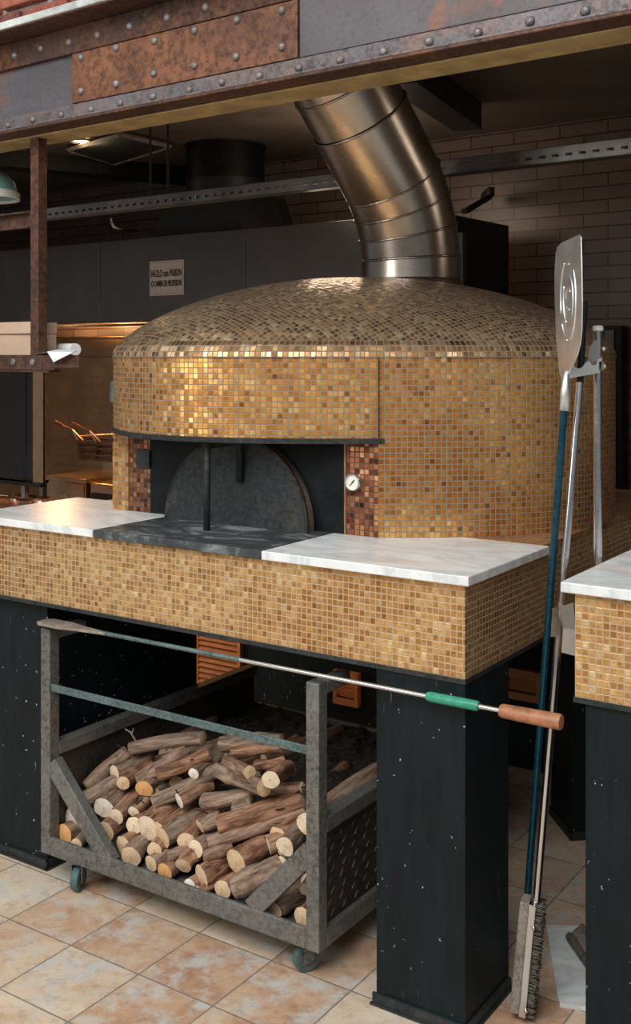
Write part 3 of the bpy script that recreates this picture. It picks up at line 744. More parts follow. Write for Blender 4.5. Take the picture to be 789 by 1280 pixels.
LOGS = [
 (66,1016,13,None,.3,3,'log with a white split end half hidden by the left post of the cart'),
 (78,1046,12,None,.3,2,'rough orange ended log in the bottom left corner of the stack'),
 (88,1036,6.5,None,.3,3,'small white ended log touching the rough orange one at bottom left'),
 (96,1055,7,None,.3,1,'thin log lowest in the left corner beside the diagonal brace'),
 (101,1002,10,(165,965),None,0,'round tan log resting against the upper side of the left brace'),
 (130,1010,13,(178,968),None,3,'big pale log with a dark split across its end, right of the left brace'),
 (145,1021,10,(200,975),None,0,'pale pointed log tucked under the big split one'),
 (131,1040,12.5,None,.3,1,'thick log right against the lower left brace'),
 (154,1056,12,None,.3,1,'knotted log behind the thick front one near the lower left brace'),
 (164,1071,12.5,(196,1035),None,1,'thick grey barked log in the front row left of centre'),
 (119,973,6,(165,948),None,3,'small white ended log at the upper left of the stack'),
 (143,966,9,(185,945),None,0,'round tan ended log high at the upper left'),
 (93,980,9,(160,942),None,1,'ragged bark covered branch at the far upper left of the stack'),
 (154,979,8,(186,955),None,1,'shaded log just under the upper left tan one'),
 (180,986,11,(215,955),None,2,'orange ended log below the grey blue barked one'),
 (197,968,9,(262,942),None,0,'hollow ended reddish log left of the white ended branch'),
 (167,1015,7.5,(205,985),None,0,'small oval ended log at mid left'),
 (168,1032,10,None,.3,0,'pale log squeezed between two bigger ends at mid left'),
 (184,1035,15,(228,1000),None,0,'widest pale sawn log at mid left with a crack across it'),
 (191,1003,8.5,(275,960),None,0,'slim smooth log running back under the forked ones'),
 (198,1038,10.5,(242,1008),None,1,'smooth brown log right of the widest pale one'),
 (193,1063,9,None,.3,1,'dark narrow log wedged upright below the smooth brown one'),
 (189,1080,9.5,None,.28,1,'ringed log in the front row left of the bright orange end'),
 (206,1091,10.5,None,.28,2,'bright orange ragged ended log at the bottom of the front row'),
 (211,1071,8,(246,1062),None,0,'short grey log with pale end above the bright orange one'),
 (163,936,8.5,(254,923),None,1,'long reddish log lying across the top of the stack'),
 (172,975,9,(232,938),None,1,'grey blue peeled log under the long top one'),
 (224,1001,9.5,(262,980),None,3,'white ended log with thick dark bark at the centre left'),
 (242,967,7,(284,934),None,3,'forked branch with a white sawn end near the top centre'),
 (275,963,9.5,(330,985),None,1,'round ended log pointing down left at the top centre'),
 (286,950,9,(312,965),None,1,'curved smooth limb behind the round ended top log'),
 (256,1001,10,(314,992),None,0,'fuzzy ended log in the middle of the stack'),
 (309,987,6.5,(378,984),None,0,'long thin log reaching right to the right post, upper one'),
 (361,960,9.5,(338,975),None,0,'pale ended log with frayed twigs at the upper right'),
 (292,1009,6,(312,1004),None,0,'short stub of a branch above the big split bark log'),
 (250,1033,9,(275,1022),None,1,'tan ended log left of the big white split one'),
 (274,1033,13,(380,998),None,3,'big bark log with a white split end running right'),
 (204,1047,12,(248,1020),None,1,'knuckled brown log left of centre in the middle row'),
 (233,1052,11,None,.3,1,'oval ended log at the centre beside its twin'),
 (244,1061,11,None,.3,0,'round ended log at the centre in front of the oval one'),
 (261,1054,9,(381,1012),None,1,'long red brown log sloping up to the right post, lower one'),
 (256,1071,8,(288,1058),None,0,'small round log under the long red brown one'),
 (296,1078,15,(345,1050),None,1,'thick log with brown rings in the front right part'),
 (336,1056,12,(372,1040),None,3,'short log with white end above the thick ringed one'),
 (348,1046,13,(384,1023),None,1,'large round ended log against the right post'),
 (353,1064,9,None,.3,1,'round tan end just above the right brace'),
 (367,1052,9,None,.3,1,'greenish ended log between the right post and the round tan end'),
 (352,1078,8,None,.3,0,'pale end half hidden behind the right brace'),
 (229,1082,10,(256,1062),None,1,'dark barked log leaning in the front row centre'),
 (252,1097,14,(290,1072),None,1,'thick round log in the middle of the front row'),
 (237,1109,8,None,.25,3,'white ended log at the foot of the middle front log'),
 (296,1109,16,(352,1085),None,3,'largest split log with cream end left of the right brace'),
 (278,1112,11,None,.25,1,'grey ended log left of the largest split one'),
 (343,1138,10,(378,1118),None,1,'dark log lying behind the right brace near the floor of the cart'),
 (379,1147,12,None,.28,1,'pale ended log lowest at the right post'),
 (384,1112,8,None,.28,0,'log end peeking past the right post above the lowest one'),
 (276,931,9,(352,928),None,1,'shaded log at the back of the heap, upper one'),
 (290,943,9,(352,934),None,1,'shaded log at the back of the heap, lower one'),
 (320,956,7,(356,950),None,1,'thin twisty branch left of the frayed ended log'),
 (248,1117,6.5,None,.2,0,'tiny log stub by the front rail at the centre'),
]
for i, (px, py, r, e2, L, cut, lab) in enumerate(LOGS):
    log('log', px, py, r, e2, L, cut, lab, knots=(i % 3), oval=R.uniform(.82, 1.0), seed=i+11)
# the two logs against the right side rail
for i, (pa, pb, r, lab) in enumerate(((A(-.515,.06,.385), A(-.505,.60,.425), .034, 'long pale log lying along the right side rail of the cart'), (A(-.585,.05,.31), A(-.575,.5,.37), .028, 'brown log just inside the one along the right side rail'))):
    d = pb-pa; x = d.normalized(); y = Vector((0,0,1)).cross(x).normalized(); z = x.cross(y); M = Matrix((x,y,z)).transposed().to_4x4(); M.translation = pa
    g = MB().tube([(d.length*t/9, .01*math.sin(t*.5), 0) for t in range(10)], [r*(1-.02*t) for t in range(10)], 18, caps=False, jit=lambda i_, a: 1+.06*math.sin(3*a+i_*.7))
    o = tag(obj('firewood_log', g, m_brk, M=M, smooth=True), lab, 'firewood')
    for k_ in (0, 9): 
        ring = [g.v[k_*18+q_] for q_ in range(18)]; obj('cut_end', MB().add(ring, [tuple(range(18)) if k_ else tuple(range(18))[::-1]]), cuts[0], o)
# hidden logs that fill the gaps
for i in range(46):
    a = R.uniform(c0a+.08, c1a-.09); b = R.uniform(.04, .62); z = R.uniform(zb0+.04, max(zb0+.05, min(pilez(b), .36)-.06))
    p0 = A(a, b, z); yaw = R.uniform(-.3, .3); d = (AY*math.cos(yaw)+AX*math.sin(yaw)); x = Vector((d.x, d.y, .03)).normalized(); y = Vector((0,0,1)).cross(x).normalized(); zz = x.cross(y)
    M = Matrix((x,y,zz)).transposed().to_4x4(); M.translation = p0; r = R.uniform(.02, .03); Lg = R.uniform(.25, .4)
    if b+Lg > 1.0: Lg = .3
    g = MB().tube([(Lg*t/6, .006*math.sin(t), 0) for t in range(7)], r, 14, caps=False, jit=lambda i_, a: 1+.07*math.sin(2*a+i_))
    o = tag(obj('firewood_log', g, m_brk, M=M, smooth=True), 'brown firewood log buried in the shaded gaps of the cart heap', 'firewood', 'buried firewood logs')
    ring = [g.v[q_] for q_ in range(14)]; obj('cut_end', MB().add(ring, [tuple(range(14))[::-1]]), cuts[1], o)
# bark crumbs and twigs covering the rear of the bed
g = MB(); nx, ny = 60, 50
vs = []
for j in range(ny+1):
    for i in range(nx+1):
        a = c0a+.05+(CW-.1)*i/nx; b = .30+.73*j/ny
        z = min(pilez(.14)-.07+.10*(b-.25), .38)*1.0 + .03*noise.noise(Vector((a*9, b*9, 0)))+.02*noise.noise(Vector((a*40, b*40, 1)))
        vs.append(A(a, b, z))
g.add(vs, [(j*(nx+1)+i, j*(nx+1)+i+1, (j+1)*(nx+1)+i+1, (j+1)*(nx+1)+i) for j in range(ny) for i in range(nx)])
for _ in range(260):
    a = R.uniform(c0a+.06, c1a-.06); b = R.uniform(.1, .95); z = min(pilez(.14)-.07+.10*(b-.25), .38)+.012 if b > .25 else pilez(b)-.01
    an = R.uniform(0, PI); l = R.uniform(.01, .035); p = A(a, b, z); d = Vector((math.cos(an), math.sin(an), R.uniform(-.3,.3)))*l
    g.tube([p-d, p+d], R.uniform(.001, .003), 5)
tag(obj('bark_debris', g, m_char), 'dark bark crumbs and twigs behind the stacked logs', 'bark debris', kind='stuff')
# twig on top
p = Ppile(160, 925); q_ = Ppile(171, 935)
g = MB().tube([P(172,936,p.y), P(169,925,p.y), P(163,915,p.y), P(156,911,p.y)], [.004,.003,.003,.002], 8).tube([P(165,917,p.y), P(167,910,p.y+.01)], [.003,.0015], 8)
tag(obj('forked_twig', g, m_bw, smooth=True), 'small forked twig sticking up at the top left of the stack', 'twig')

# ---------------------------------------------------------------- long rod tool across the cart
pA = P(55, 777, 3.53); pB = P(582, 879.5, 2.69); dirv = (pB-pA)
def onrod(px):
    k = (px-CX)/F; t = (k*pA.y-pA.x)/(dirv.x-k*dirv.y); return pA+dirv*t
tool = empty('oven_rod_tool', pA, 0, 'long steel oven tool with green sleeve and wooden grip laid across the cart', 'oven tool')
def tl(name, g, m, **k): return obj(name, g, m, tool, loc=-pA, **k)
tl('rod', MB().tube([onrod(125), onrod(628)], .0062, 12), m_rail and m_chrome, smooth=True, autos=40)
tl('painted_rod', MB().tube([onrod(128), onrod(300)], .0066, 12), m_rail, smooth=True, autos=40)
tl('green_sleeve', MB().tube([onrod(534), onrod(538), onrod(596), onrod(599)], [.010,.0125,.0125,.0105], 20), m_green, smooth=True, autos=40)
tl('wooden_grip', MB().tube([onrod(626), onrod(629), onrod(660), onrod(699), onrod(702)], [.014,.0165,.018,.0185,.017], 24), m_wood, smooth=True, autos=40)
x = dirv.normalized(); y = Vector((0,0,1)).cross(x).normalized(); z = x.cross(y); M = Matrix((x,y,z)).transposed().to_4x4(); M.translation = onrod(52)-pA
Lb = (onrod(135)-onrod(52)).length
blade = [(0,-.020),(.02,-.034),(.10,-.036),(.17,-.022),(Lb-.02,-.008),(Lb,-.005),(Lb,.005),(Lb-.02,.008),(.17,.022),(.10,.036),(.02,.034),(0,.020)]
obj('flat_blade', MB().prism(blade, -.004, .004), m_bw, tool, M=M, bevel=.0015)

# ---------------------------------------------------------------- tools in the gap
tb_ = A(.2145, .35, 0)
rk = empty('tool_rack', tb_, 0, 'upright steel tube with a notched bracket holding the long tools', 'tool rack')
topz = P(747, 411, tb_.y).z
obj('tube', MB().tube([(0,0,0),(0,0,topz)], .0115, 20), m_chrome, rk, smooth=True, autos=40)
obj('cap', MB().lathe([(.0118,topz-.006),(.0145,topz-.004),(.0145,topz+.004),(.011,topz+.008),(.0001,topz+.009)], 20), m_white, rk, smooth=True, autos=40)
def pl2(pts, d, thick, dd=0, off=None):            # flat sheet outline given as surveyed points
    g = MB(); a = [P(x, y, d+dd*(x-712)/40)-tb_ for x, y in pts]; n = len(a); b = [v+Vector((0,thick,0)) for v in a]
    g.add(a+b, [tuple(range(n)), tuple(range(n, 2*n))[::-1]]+[(i, n+i, n+(i+1) % n, (i+1) % n) for i in range(n)]); return g
dB = tb_.y-.06
g = pl2([(713,453),(717,455),(719,459),(723,461),(728,459),(731,455),(735,451),(738,453),(741,457),(745,456),(748,449),(753,447),(750,466),(711,473)], dB, .003)
obj('notched_lip', g, m_alu, rk); dB = tb_.y-.016; obj('lip_flange', MB().box(-.012, .000, -.060, -.008, P(747,463,tb_.y-.055).z, P(747,452,tb_.y-.055).z), m_galv, rk)
g = pl2([(735,455),(736,440),(740,430),(744,425),(748,428),(751,437),(752,448),(747,458),(740,458)], dB+.006, .003); obj('back_fin', g, m_galv, rk)
obj('bolt', MB().ball(P(755,458,dB)-tb_, .006).ball(P(755,436,dB)-tb_, .005), m_white, rk, smooth=True)

# peel
pt = P(708, 478, 2.835); pb = P(652, 1226, 1.7*F/(1226-HY)); pb.z = .012
pe = empty('pizza_peel', pb, 0, 'pizza peel with silver blade and dark teal pole leaning upright', 'pizza peel')
obj('pole', MB().tube([Vector((0,0,0)), (pt-pb)*.97], .0095, 16), m_blue, pe, smooth=True, autos=40)
def bp_(px, py, dn=0): return P(px, py, 2.84-.13*(px-711)/16)-pb+nB*dn
nB = Vector((0,0,0)); e_ = [bp_(695,350), bp_(727,350), bp_(711,440)]; nB = (e_[1]-e_[0]).cross(e_[2]-e_[0]).normalized()
if nB.dot(P(711,350,2.84)) > 0: nB = -nB
ol = [(703,476),(700,466),(698,448),(696,425),(695,400),(694,370),(694,340),(695,318),(697,309),(703,303),(714,298),(725,293),(727,296),(728,340),(728.5,376),(728,410),(726,430),(722,445),(717,456),(712,466),(710,476)]
a_ = [bp_(x, y, .0015) for x, y in ol]; b_ = [bp_(x, y, -.0015) for x, y in ol]; n = len(ol)
bl_ = obj('blade', MB().add(a_+b_, [tuple(range(n)), tuple(range(n, 2*n))[::-1]]+[(i, n+i, n+(i+1) % n, (i+1) % n) for i in range(n)]), m_alu, pe, bevel=.001)
g = MB()
for rx, ry, a0, a1 in ((9.5,52,-50,50),(9.5,52,120,200),(9.5,52,215,262),(9.5,52,278,318),(6,32,-40,80),(6,32,150,245),(3,14,40,180),(3,14,220,300),(4,46,70,110)):
    pts_ = [bp_(711.5+rx*math.cos(math.radians(a0+(a1-a0)*i/13)), 374-ry*math.sin(math.radians(a0+(a1-a0)*i/13)), .002) for i in range(14)]
    g.tube(pts_, .0024, 8)
obj('pressed_ridges', g, m_alu, bl_, smooth=True)
hdir = Vector((0,0,1))
obj('neck', MB().tube([(pt-pb)*.955, (pt-pb)*.985, (pt-pb)+hdir*.03], [.0125,.0135,.007], 14), m_alu, pe, smooth=True)

# oven brush
b0 = Pz(650, 1264, 0); b0.z = .012; b1 = P(733, 380, 2.885)
br = empty('oven_brush', b0, 0, 'long steel pole oven brush standing head down on the floor', 'brush')
ps = P(673, 1128, 2.80)
def rel(p): return p-b0
ptop = b1
obj('pole', MB().tube([rel(P(660,1230,2.80)), rel(P(671,1125,2.80)), rel(P(723,505,2.86)), rel(P(725,478,2.865))], .0098, 16), m_chrome, br, smooth=True, autos=40)
obj('dark_tip', MB().tube([rel(P(725,482,2.865)), rel(P(731,376,2.88))], .009, 16), m_dark, br, smooth=True, autos=40)
hb0 = P(650, 1262, 2.815); hb1 = P(663, 1124, 2.815)
x = (hb1-hb0).normalized(); y = Vector((.93,-.35,0)); y = (y-x*y.dot(x)).normalized(); z = x.cross(y); M = Matrix((x,y,z)).transposed().to_4x4(); M.translation = rel(hb0)
Lh = (hb1-hb0).length
obj('brush_block', MB().box(0, Lh, -.022, .002, -.028, .028), m_bw, br, M=M, bevel=.004)
obj('steel_channel', MB().box(.0, Lh, .002, .018, -.030, -.004).box(0, Lh, .002, .02, -.034, -.030), m_chrome, br, M=M, bevel=.002)
g = MB()
for i in range(64):
    for j in range(9):
        xx = Lh*(i+.5)/64; zz = -.026+.052*j/8; dx, dz = R.uniform(-.005,.005), R.uniform(-.006,.006); l = R.uniform(.028,.036)
        g.tube([(xx, .006, zz), (xx+dx*.5, .006+l*.6, zz+dz*.5), (xx+dx, .006+l, zz+dz)], [.0024,.0022,.0014], 4, caps=False)
obj('bristles', g, m_bris, br, M=M)
g = MB()
for f_ in (.08, .82): g.ball((Lh*f_, .02, -.038), .006)
obj('bolt', g, m_chrome, br, M=M, smooth=True)

# sheet metal holder on the side counter
dh = 2.66
hd_ = empty('tool_holder', P(712, 790, dh), AR, 'folded grey sheet metal tool holder screwed to the side counter', 'tool holder')
def hp(pts, d0, d1, th=.0025):
    a = [P(x, y, d0+(d1-d0)*(x-690)/30) for x, y in pts]; a = [Matrix.Rotation(-AR, 3, 'Z') @ (v-P(712,790,dh)) for v in a]
    b = [v+Vector((0,th,0)) for v in a]; n = len(a)
    return MB().add(a+b, [tuple(range(n)), tuple(range(n, 2*n))[::-1]]+[(i, n+i, n+(i+1) % n, (i+1) % n) for i in range(n)])
obj('lower_plate', hp([(704,785),(719.5,788),(719.5,820),(702,815.5)], 2.64, 2.62), m_galv, hd_)
obj('upper_plate', hp([(698,754),(705,757),(717,753),(719.5,789),(704,785),(703,780)], 2.70, 2.64), m_galv, hd_)
obj('clip', hp([(690.5,760),(697,760),(700.5,786),(700,796),(688.5,796)], 2.745, 2.745), m_galv, hd_)

# marble offcut and small worn brush on the floor
off = [Pz(x, y, .0) for x, y in ((683,1161),(730,1162),(760,1170),(760,1268),(700,1259),(697,1250))]
g = MB().prism([(v.x, v.y) for v in off], .0, .014); c_ = sum(off, Vector())/6
g = MB().prism([(v.x-c_.x, v.y-c_.y) for v in off], 0, .012)
tag(obj('marble_offcut', g, m_mar, loc=(c_.x, c_.y, .0)), 'broken pale marble piece lying on the floor between the counters', 'marble piece')
w0, w1 = Pz(712, 1170, .03), Pz(733, 1200, .03)
sb = empty('scraper_brush', (w0.x, w0.y, .012), 0, 'small worn grey brush lying on the marble piece', 'brush')
d = w1-w0; 
g = MB().tube([(0,0,.018), Vector((d.x,d.y,.012))*1.4], [.012,.012], 12); obj('bristle_roll', g, m_bris, sb)
g = MB().prism([(0.01,.005),(d.x*1.4,d.y*1.4+.005),(d.x*1.4+.06,d.y*1.4+.05),(.05,.05)], .015, .03); obj('backing_plate', g, m_bw, sb)

# ---------------------------------------------------------------- kitchen behind
HF = Fr(P(572, 263, 5.21)[:2])
HTOP, HBOT = 2.375, 1.885
hood = empty('extraction_hood', HF.w(-2, 0, HBOT), BR, 'long dark steel extraction hood along the back wall', 'hood')
def hx(px, n=0): return HF.hit(px, 300, n)[0]+2
xl = -4.5; xr = 1.9; dep = .72
edges = [xl, hx(-200), hx(125), hx(306), hx(470), xr]
for x0_, x1_ in zip(edges, edges[1:]):
    obj('front_panel', MB().box(x0_+.002, x1_-.002, 0, .012, 0, HTOP-HBOT), m_hood, hood, bevel=.002)
g = MB().box(xl, xr, .012, dep, HTOP-HBOT-.01, HTOP-HBOT).box(xr-.012, xr, .012, dep, 0, HTOP-HBOT-.01).box(xl, xr, .012, .10, 0, .012).box(xl, xr-.7, dep, .95, HTOP-HBOT-.01, HTOP-HBOT).box(xl, xr, dep-.1, dep, 0, .012)
obj('casing', g, m_dark, hood)
g = MB()
i = xl
while i < xr-.05:
    g.box(i, i+.46, .12, .16, .12, .40, Matrix.Identity(4)); i += .5
obj('filters', g, m_hood, hood)
# sign on hood
ts, zs = HF.hit(209, 347.5)
sg = empty('kitchen_sign', HF.w(ts, -.004, zs), BR, 'cream enamel sign with dark Spanish lettering fixed on the hood', 'sign')
SW = (HF.hit(230.5,347)[0]-HF.hit(187.5,347)[0])/2; SH = .101
obj('sign_board', MB().box(-SW, SW, -.003, .003, -SH, SH), m_signb, sg, bevel=.003)
obj('sign_border', MB().box(-SW+.008, SW-.008, -.0045, -.003, SH-.012, SH-.010).box(-SW+.008, SW-.008, -.0045, -.003, -SH+.010, -SH+.012).box(-SW+.008, -SW+.010, -.0045, -.003, -SH+.01, SH-.01).box(SW-.010, SW-.008, -.0045, -.003, -SH+.01, SH-.01), plain('border_brown', (.28,.17,.13), .6), sg)
def text(body, x, z, size, sx, par, mat, name='lettering'):
    cu = bpy.data.curves.new(name, 'FONT'); cu.body = body; cu.size = size; cu.align_x = 'CENTER'; cu.align_y = 'CENTER'; cu.extrude = .0008; cu.offset = .0012
    cu.materials.append(mat); t_ = bpy.data.objects.new(name, cu); COL.objects.link(t_); bpy.context.view_layer.update()
    me = bpy.data.meshes.new_from_object(t_.evaluated_get(bpy.context.evaluated_depsgraph_get())); bpy.data.objects.remove(t_)
    o = bpy.data.objects.new(name, me); COL.objects.link(o); o.parent = par
    o.location = (x, -.0045, z); o.rotation_euler = (PI/2, 0, 0); o.scale = (sx, 1, 1); return o
text('HAZLO con PASION', 0, .026, .056, .50, sg, m_ink); text('O CAMBIA DE PROFESION', 0, -.033, .048, .43, sg, m_ink)

# exhaust duct over the hood
ed = P(282, 185, 6.55)
du = empty('exhaust_duct', (ed.x, ed.y, HTOP), BR, 'round dark exhaust duct rising from the hood to the ceiling', 'duct')
rr_ = 49*6.55/F
obj('pipe', MB().lathe([(rr_, .24),(rr_, .545),(rr_+.012,.548),(rr_+.012,.554),(rr_,.554),(rr_,.34),(rr_+.006,.34),(rr_+.006,.33),(rr_,.33)], 40), m_dark, du, smooth=True, autos=40)
g = MB(); b_ = rr_+.12; t_ = rr_+.02
g.add([(-b_,-b_*.7,0),(b_,-b_*.7,0),(b_,b_*.7,0),(-b_,b_*.7,0),(-t_,-t_,.25),(t_,-t_,.25),(t_,t_,.25),(-t_,t_,.25)], [(0,1,5,4),(1,2,6,5),(2,3,7,6),(3,0,4,7),(4,5,6,7)])
obj('transition_box', g, m_dark, du)

# slotted channel rail
RB = Fr(P(513, 205, 4.7)[:2]); zr = P(513, 205, 4.7).z
rl = empty('channel_rail', RB.w(0, 0, zr-.062), BR, 'galvanised slotted channel rail hung behind the flue pipe', 'rail')
g = MB(); x = -5.2; hh = .062
g.box(-5.2, 2.6, 0, .003, 0, .020).box(-5.2, 2.6, 0, .003, .032, hh).box(-5.2, 2.6, 0, .06, hh-.003, hh).box(-5.2, 2.6, 0, .06, 0, .003).box(-5.2,2.6,.057,.06,0,.04)
while x < 2.6:
    g.box(x, x+.028, 0, .003, .020, .032); x += .056
obj('channel', g, m_galv, rl)
for px in (188, 210):
    t_, _ = RB.hit(px, 200, .03); obj('threaded_rod', MB().tube([(t_, .03, hh), (t_, .03, 2.93-zr+.062)], .006, 8), m_dark, rl)

# things on the ceiling
def ceil_pt(px, py): return Pz_(px, py, 2.93)
def Pz_(px, py, z): return P(px, py, (z-H)*F/(HY-py))
vp = [Pz_(x, y, 2.925) for x, y in ((85,182),(150,163),(212,178),(143,200))]
g = MB(); c_ = sum(vp, Vector())/4; g.prism([((v-c_).x, (v-c_).y) for v in vp], -.02, 0)
vn = empty('ceiling_vent', c_, 0, 'dark louvred ventilation grille in the kitchen ceiling', 'vent')
obj('grille_plate', g, m_dark, vn)
g = MB()
for i in range(1, 18):
    f_ = i/18; a = vp[0].lerp(vp[3], f_)-c_; b = vp[1].lerp(vp[2], f_)-c_; g.tube([a+Vector((0,0,-.025)), b+Vector((0,0,-.025))], .008, 4)
obj('louvres', g, m_dark, vn)
g = MB()
for i in range(4):
    a = vp[i]-c_; b = vp[(i+1) % 4]-c_; g.tube([a+Vector((0,0,-.02)), b+Vector((0,0,-.02))], .016, 4)
obj('frame', g, m_bw, vn)
a = Pz_(-60, 205, 2.83); b = Pz_(330, 238, 2.83)
g = MB(); d = (b-a); w = Vector((d.y,-d.x,0)).normalized()*.09
g.add([v-a for v in (a-w, a+w, b+w, b-w)]+[v-a+Vector((0,0,.1)) for v in (a-w, a+w, b+w, b-w)], [(0,1,2,3),(7,6,5,4),(0,4,5,1),(1,5,6,2),(2,6,7,3),(3,7,4,0)])
tag(obj('ceiling_joist', g, m_dark, loc=a), 'dark steel joist crossing the ceiling at upper left', 'joist')
a = Pz_(500, 105, 2.80); b = Pz_(585, 163, 2.80)
g = MB(); d = (b-a); w = Vector((d.y,-d.x,0)).normalized()*.07
g.add([v-a for v in (a-w, a+w, b+w, b-w)]+[v-a+Vector((0,0,.13)) for v in (a-w, a+w, b+w, b-w)], [(0,1,2,3),(7,6,5,4),(0,4,5,1),(1,5,6,2),(2,6,7,3),(3,7,4,0)])
tag(obj('ceiling_joist', g, m_dark, loc=a), 'short dark steel joist right of the flue pipe', 'joist')
lp = Pz_(103, 175, 2.925)
dl = empty('downlight', lp, 0, 'small lit round downlight in the ceiling near the hanging post', 'lamp')
obj('trim_ring', MB().lathe([(.05,0),(.075,-.004),(.08,-.012),(.06,-.014),(.05,-.004)], 24), m_bw, dl, smooth=True)
obj('lamp_face', MB().lathe([(.05,-.006),(.0001,-.006)], 20), m_glow, dl)
# bent conduit stub and wall bracket
q_ = P(140, 283, 6.6)
tag(obj('bent_conduit', MB().tube([P(139,272,6.7), P(140,279,6.7), P(143,284,6.7), P(148,286,6.7), P(170,288,6.9)], .011, 10), m_galv, smooth=True), 'short bent grey conduit pipe below the rail at left', 'pipe')
tag(obj('wall_bracket', MB().tube([P(612,236,5.75), P(612,246,5.75), P(584,263,5.55), P(580,264,5.5)], .016, 8).box(P(609,240,5.8).x, P(617,240,5.8).x, 5.76, 6.02, P(0,246,5.8).z, P(0,235,5.8).z), m_dark), 'black angled wall bracket right of the flue pipe', 'bracket')

# dark panel added in place of the dark gap at the back right
t0, _ = WB.hit(754, 500, -.1); t1, zt = WB.hit(777, 407, -.1)
fc = empty('dark_gap_panel', WB.w((t0+t1)/2, -.1, 0), BR, 'narrow dark panel filling the dark gap in the tiled wall behind the oven', 'cabinet')
w_ = (t1-t0)/2
obj('body', MB().box(-w_, w_, 0, .098, 0, zt), m_dark, fc, bevel=.004); obj('door', MB().box(-w_+.01, w_*.3, -.012, 0, .1, zt-.02), m_hood, fc, bevel=.003)  # box and front strip that make up the dark gap

# backsplash steel and lit ledge
t0, _ = WB.hit(55, 500, -.03); t1, z1 = WB.hit(300, 421, -.03); _, z1 = WB.hit(100, 421, -.03)
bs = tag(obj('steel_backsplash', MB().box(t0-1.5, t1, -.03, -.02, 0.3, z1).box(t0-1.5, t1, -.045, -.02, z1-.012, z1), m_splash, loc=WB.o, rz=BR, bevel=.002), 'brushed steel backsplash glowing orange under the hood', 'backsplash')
# frying station
KF = Fr(P(85, 600, 6.9)[:2])
tL, zf = KF.hit(57, 594); tR, _ = KF.hit(107, 600)
fr_ = empty('deep_fryer', KF.w(tL, 0, 0), BR, 'steel deep fryer cabinet left of the oven at the back', 'fryer')
W_ = tR-tL
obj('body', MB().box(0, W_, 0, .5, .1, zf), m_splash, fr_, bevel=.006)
fp_ = obj('front_panel', MB().box(.01, W_-.01, -.008, 0, .12, zf-.03), m_splash, fr_, bevel=.004)
g = MB()
for i, (dx, h_) in enumerate(((0,.018),(.012,.024),(.026,.014),(.04,.02),(.052,.02),(.064,.016))): g.box(W_*.38+dx, W_*.38+dx+.005, -.010, -.008, zf-.13, zf-.13+h_)
obj('badge_marks', g, m_alu, fp_)
obj('splash_guard', MB().box(0, W_+.5, .48, .5, zf, zf+.05), m_splash, fr_)
for lx in (.04, W_-.04):
    for ly in (.04, .46): obj('leg', MB().tube([(lx,ly,0),(lx,ly,.1)], .02, 12), m_dark, fr_)
g2 = empty('griddle_unit', KF.w(tR+.02, .02, 0), BR, 'low steel cooking unit between the fryer and the oven', 'cooker')
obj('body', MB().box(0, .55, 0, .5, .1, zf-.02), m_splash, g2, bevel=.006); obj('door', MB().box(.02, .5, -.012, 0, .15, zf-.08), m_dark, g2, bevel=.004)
for lx in (.04, .5): obj('leg', MB().tube([(lx,.25,0),(lx,.25,.1)], .02, 12), m_dark, g2)
# baskets
def basket(px, py, lab):
    d = 6.75; c = P(px, py, d)
    e = empty('fry_basket', c, 0, lab, 'fry basket', 'fry baskets')
    g = MB(); rx, ry, h_ = .06, .09, .12
    for zz, k in ((0,1),(-.012,1),(-h_*.35,.95),(-h_*.7,.88),(-h_,.8)):
        pts_ = [(rx*k*sx, ry*k*sy, zz) for sx, sy in ((-1,-1),(1,-1),(1,1),(-1,1),(-1,-1))]; g.tube(pts_, .0035, 6)
    for i in range(9):
        x_ = -rx+2*rx*i/8
        g.tube([(x_,-ry,0),(x_*.8,-ry*.8,-h_),(x_*.8,ry*.8,-h_),(x_,ry,0)], .002, 5)
    for i in range(7):
        y_ = -ry+2*ry*i/6
        g.tube([(-rx,y_,0),(-rx*.8,y_*.8,-h_),(rx*.8,y_*.8,-h_),(rx,y_,0)], .002, 5)
    obj('wire_bowl', g, m_bask, e)
    hh_ = P(px-44, py-22, d-.2)-c; hh2 = P(px-22, py-12, d-.1)-c
    obj('handle', MB().tube([(-.05,-.1,0), hh2, hh_], .005, 8).tube([(-.02,-.1,0), hh2, hh_], .005, 8), m_wire, e)
    obj('grip', MB().tube([hh2.lerp(hh_, .6), hh_], .011, 10), plain('red_grip', (.55,.12,.05), .4), e)
    return e
basket(112, 549, 'left wire fry basket with red grip hanging over the fryer'); basket(134, 551, 'right wire fry basket partly hidden by the oven side')
g = MB().tube([P(98,546,6.85), P(150,543,6.6)], .008, 8)
tag(obj('basket_bar', g, m_wire), 'thin bar the fry baskets hang on', 'rail')
# combi oven at the left
CF = Fr(P(30, 500, 6.3)[:2])
tL, _ = CF.hit(-70, 500); tM, _ = CF.hit(40, 500); tE, _ = CF.hit(54, 500); _, zT = CF.hit(20, 440); _, zB = CF.hit(20, 601)
co = empty('combi_oven', CF.w(tL, 0, zB), BR, 'dark glass fronted kitchen oven at the left edge below the shelf', 'oven')
obj('body', MB().box(0, tM-tL-.12, .02, .16, 0, zT-zB), m_splash, co, bevel=.005)
dd_ = obj('door', MB().box(.02, tM-tL, 0, .02, .01, zT-zB-.02), m_dark, co, bevel=.004); obj('glass_pane', MB().box(.06, tM-tL-.05, -.004, 0, .15, zT-zB-.06), m_glass, dd_)
obj('side_post', MB().box(tM-tL+.004, tE-tL-.004, 0, .02, .0, zT-zB), m_splash, co, bevel=.003)
st_ = empty('oven_stand', CF.w(tL, 0, 0), BR, 'steel stand with open shelf carrying the kitchen oven', 'stand')
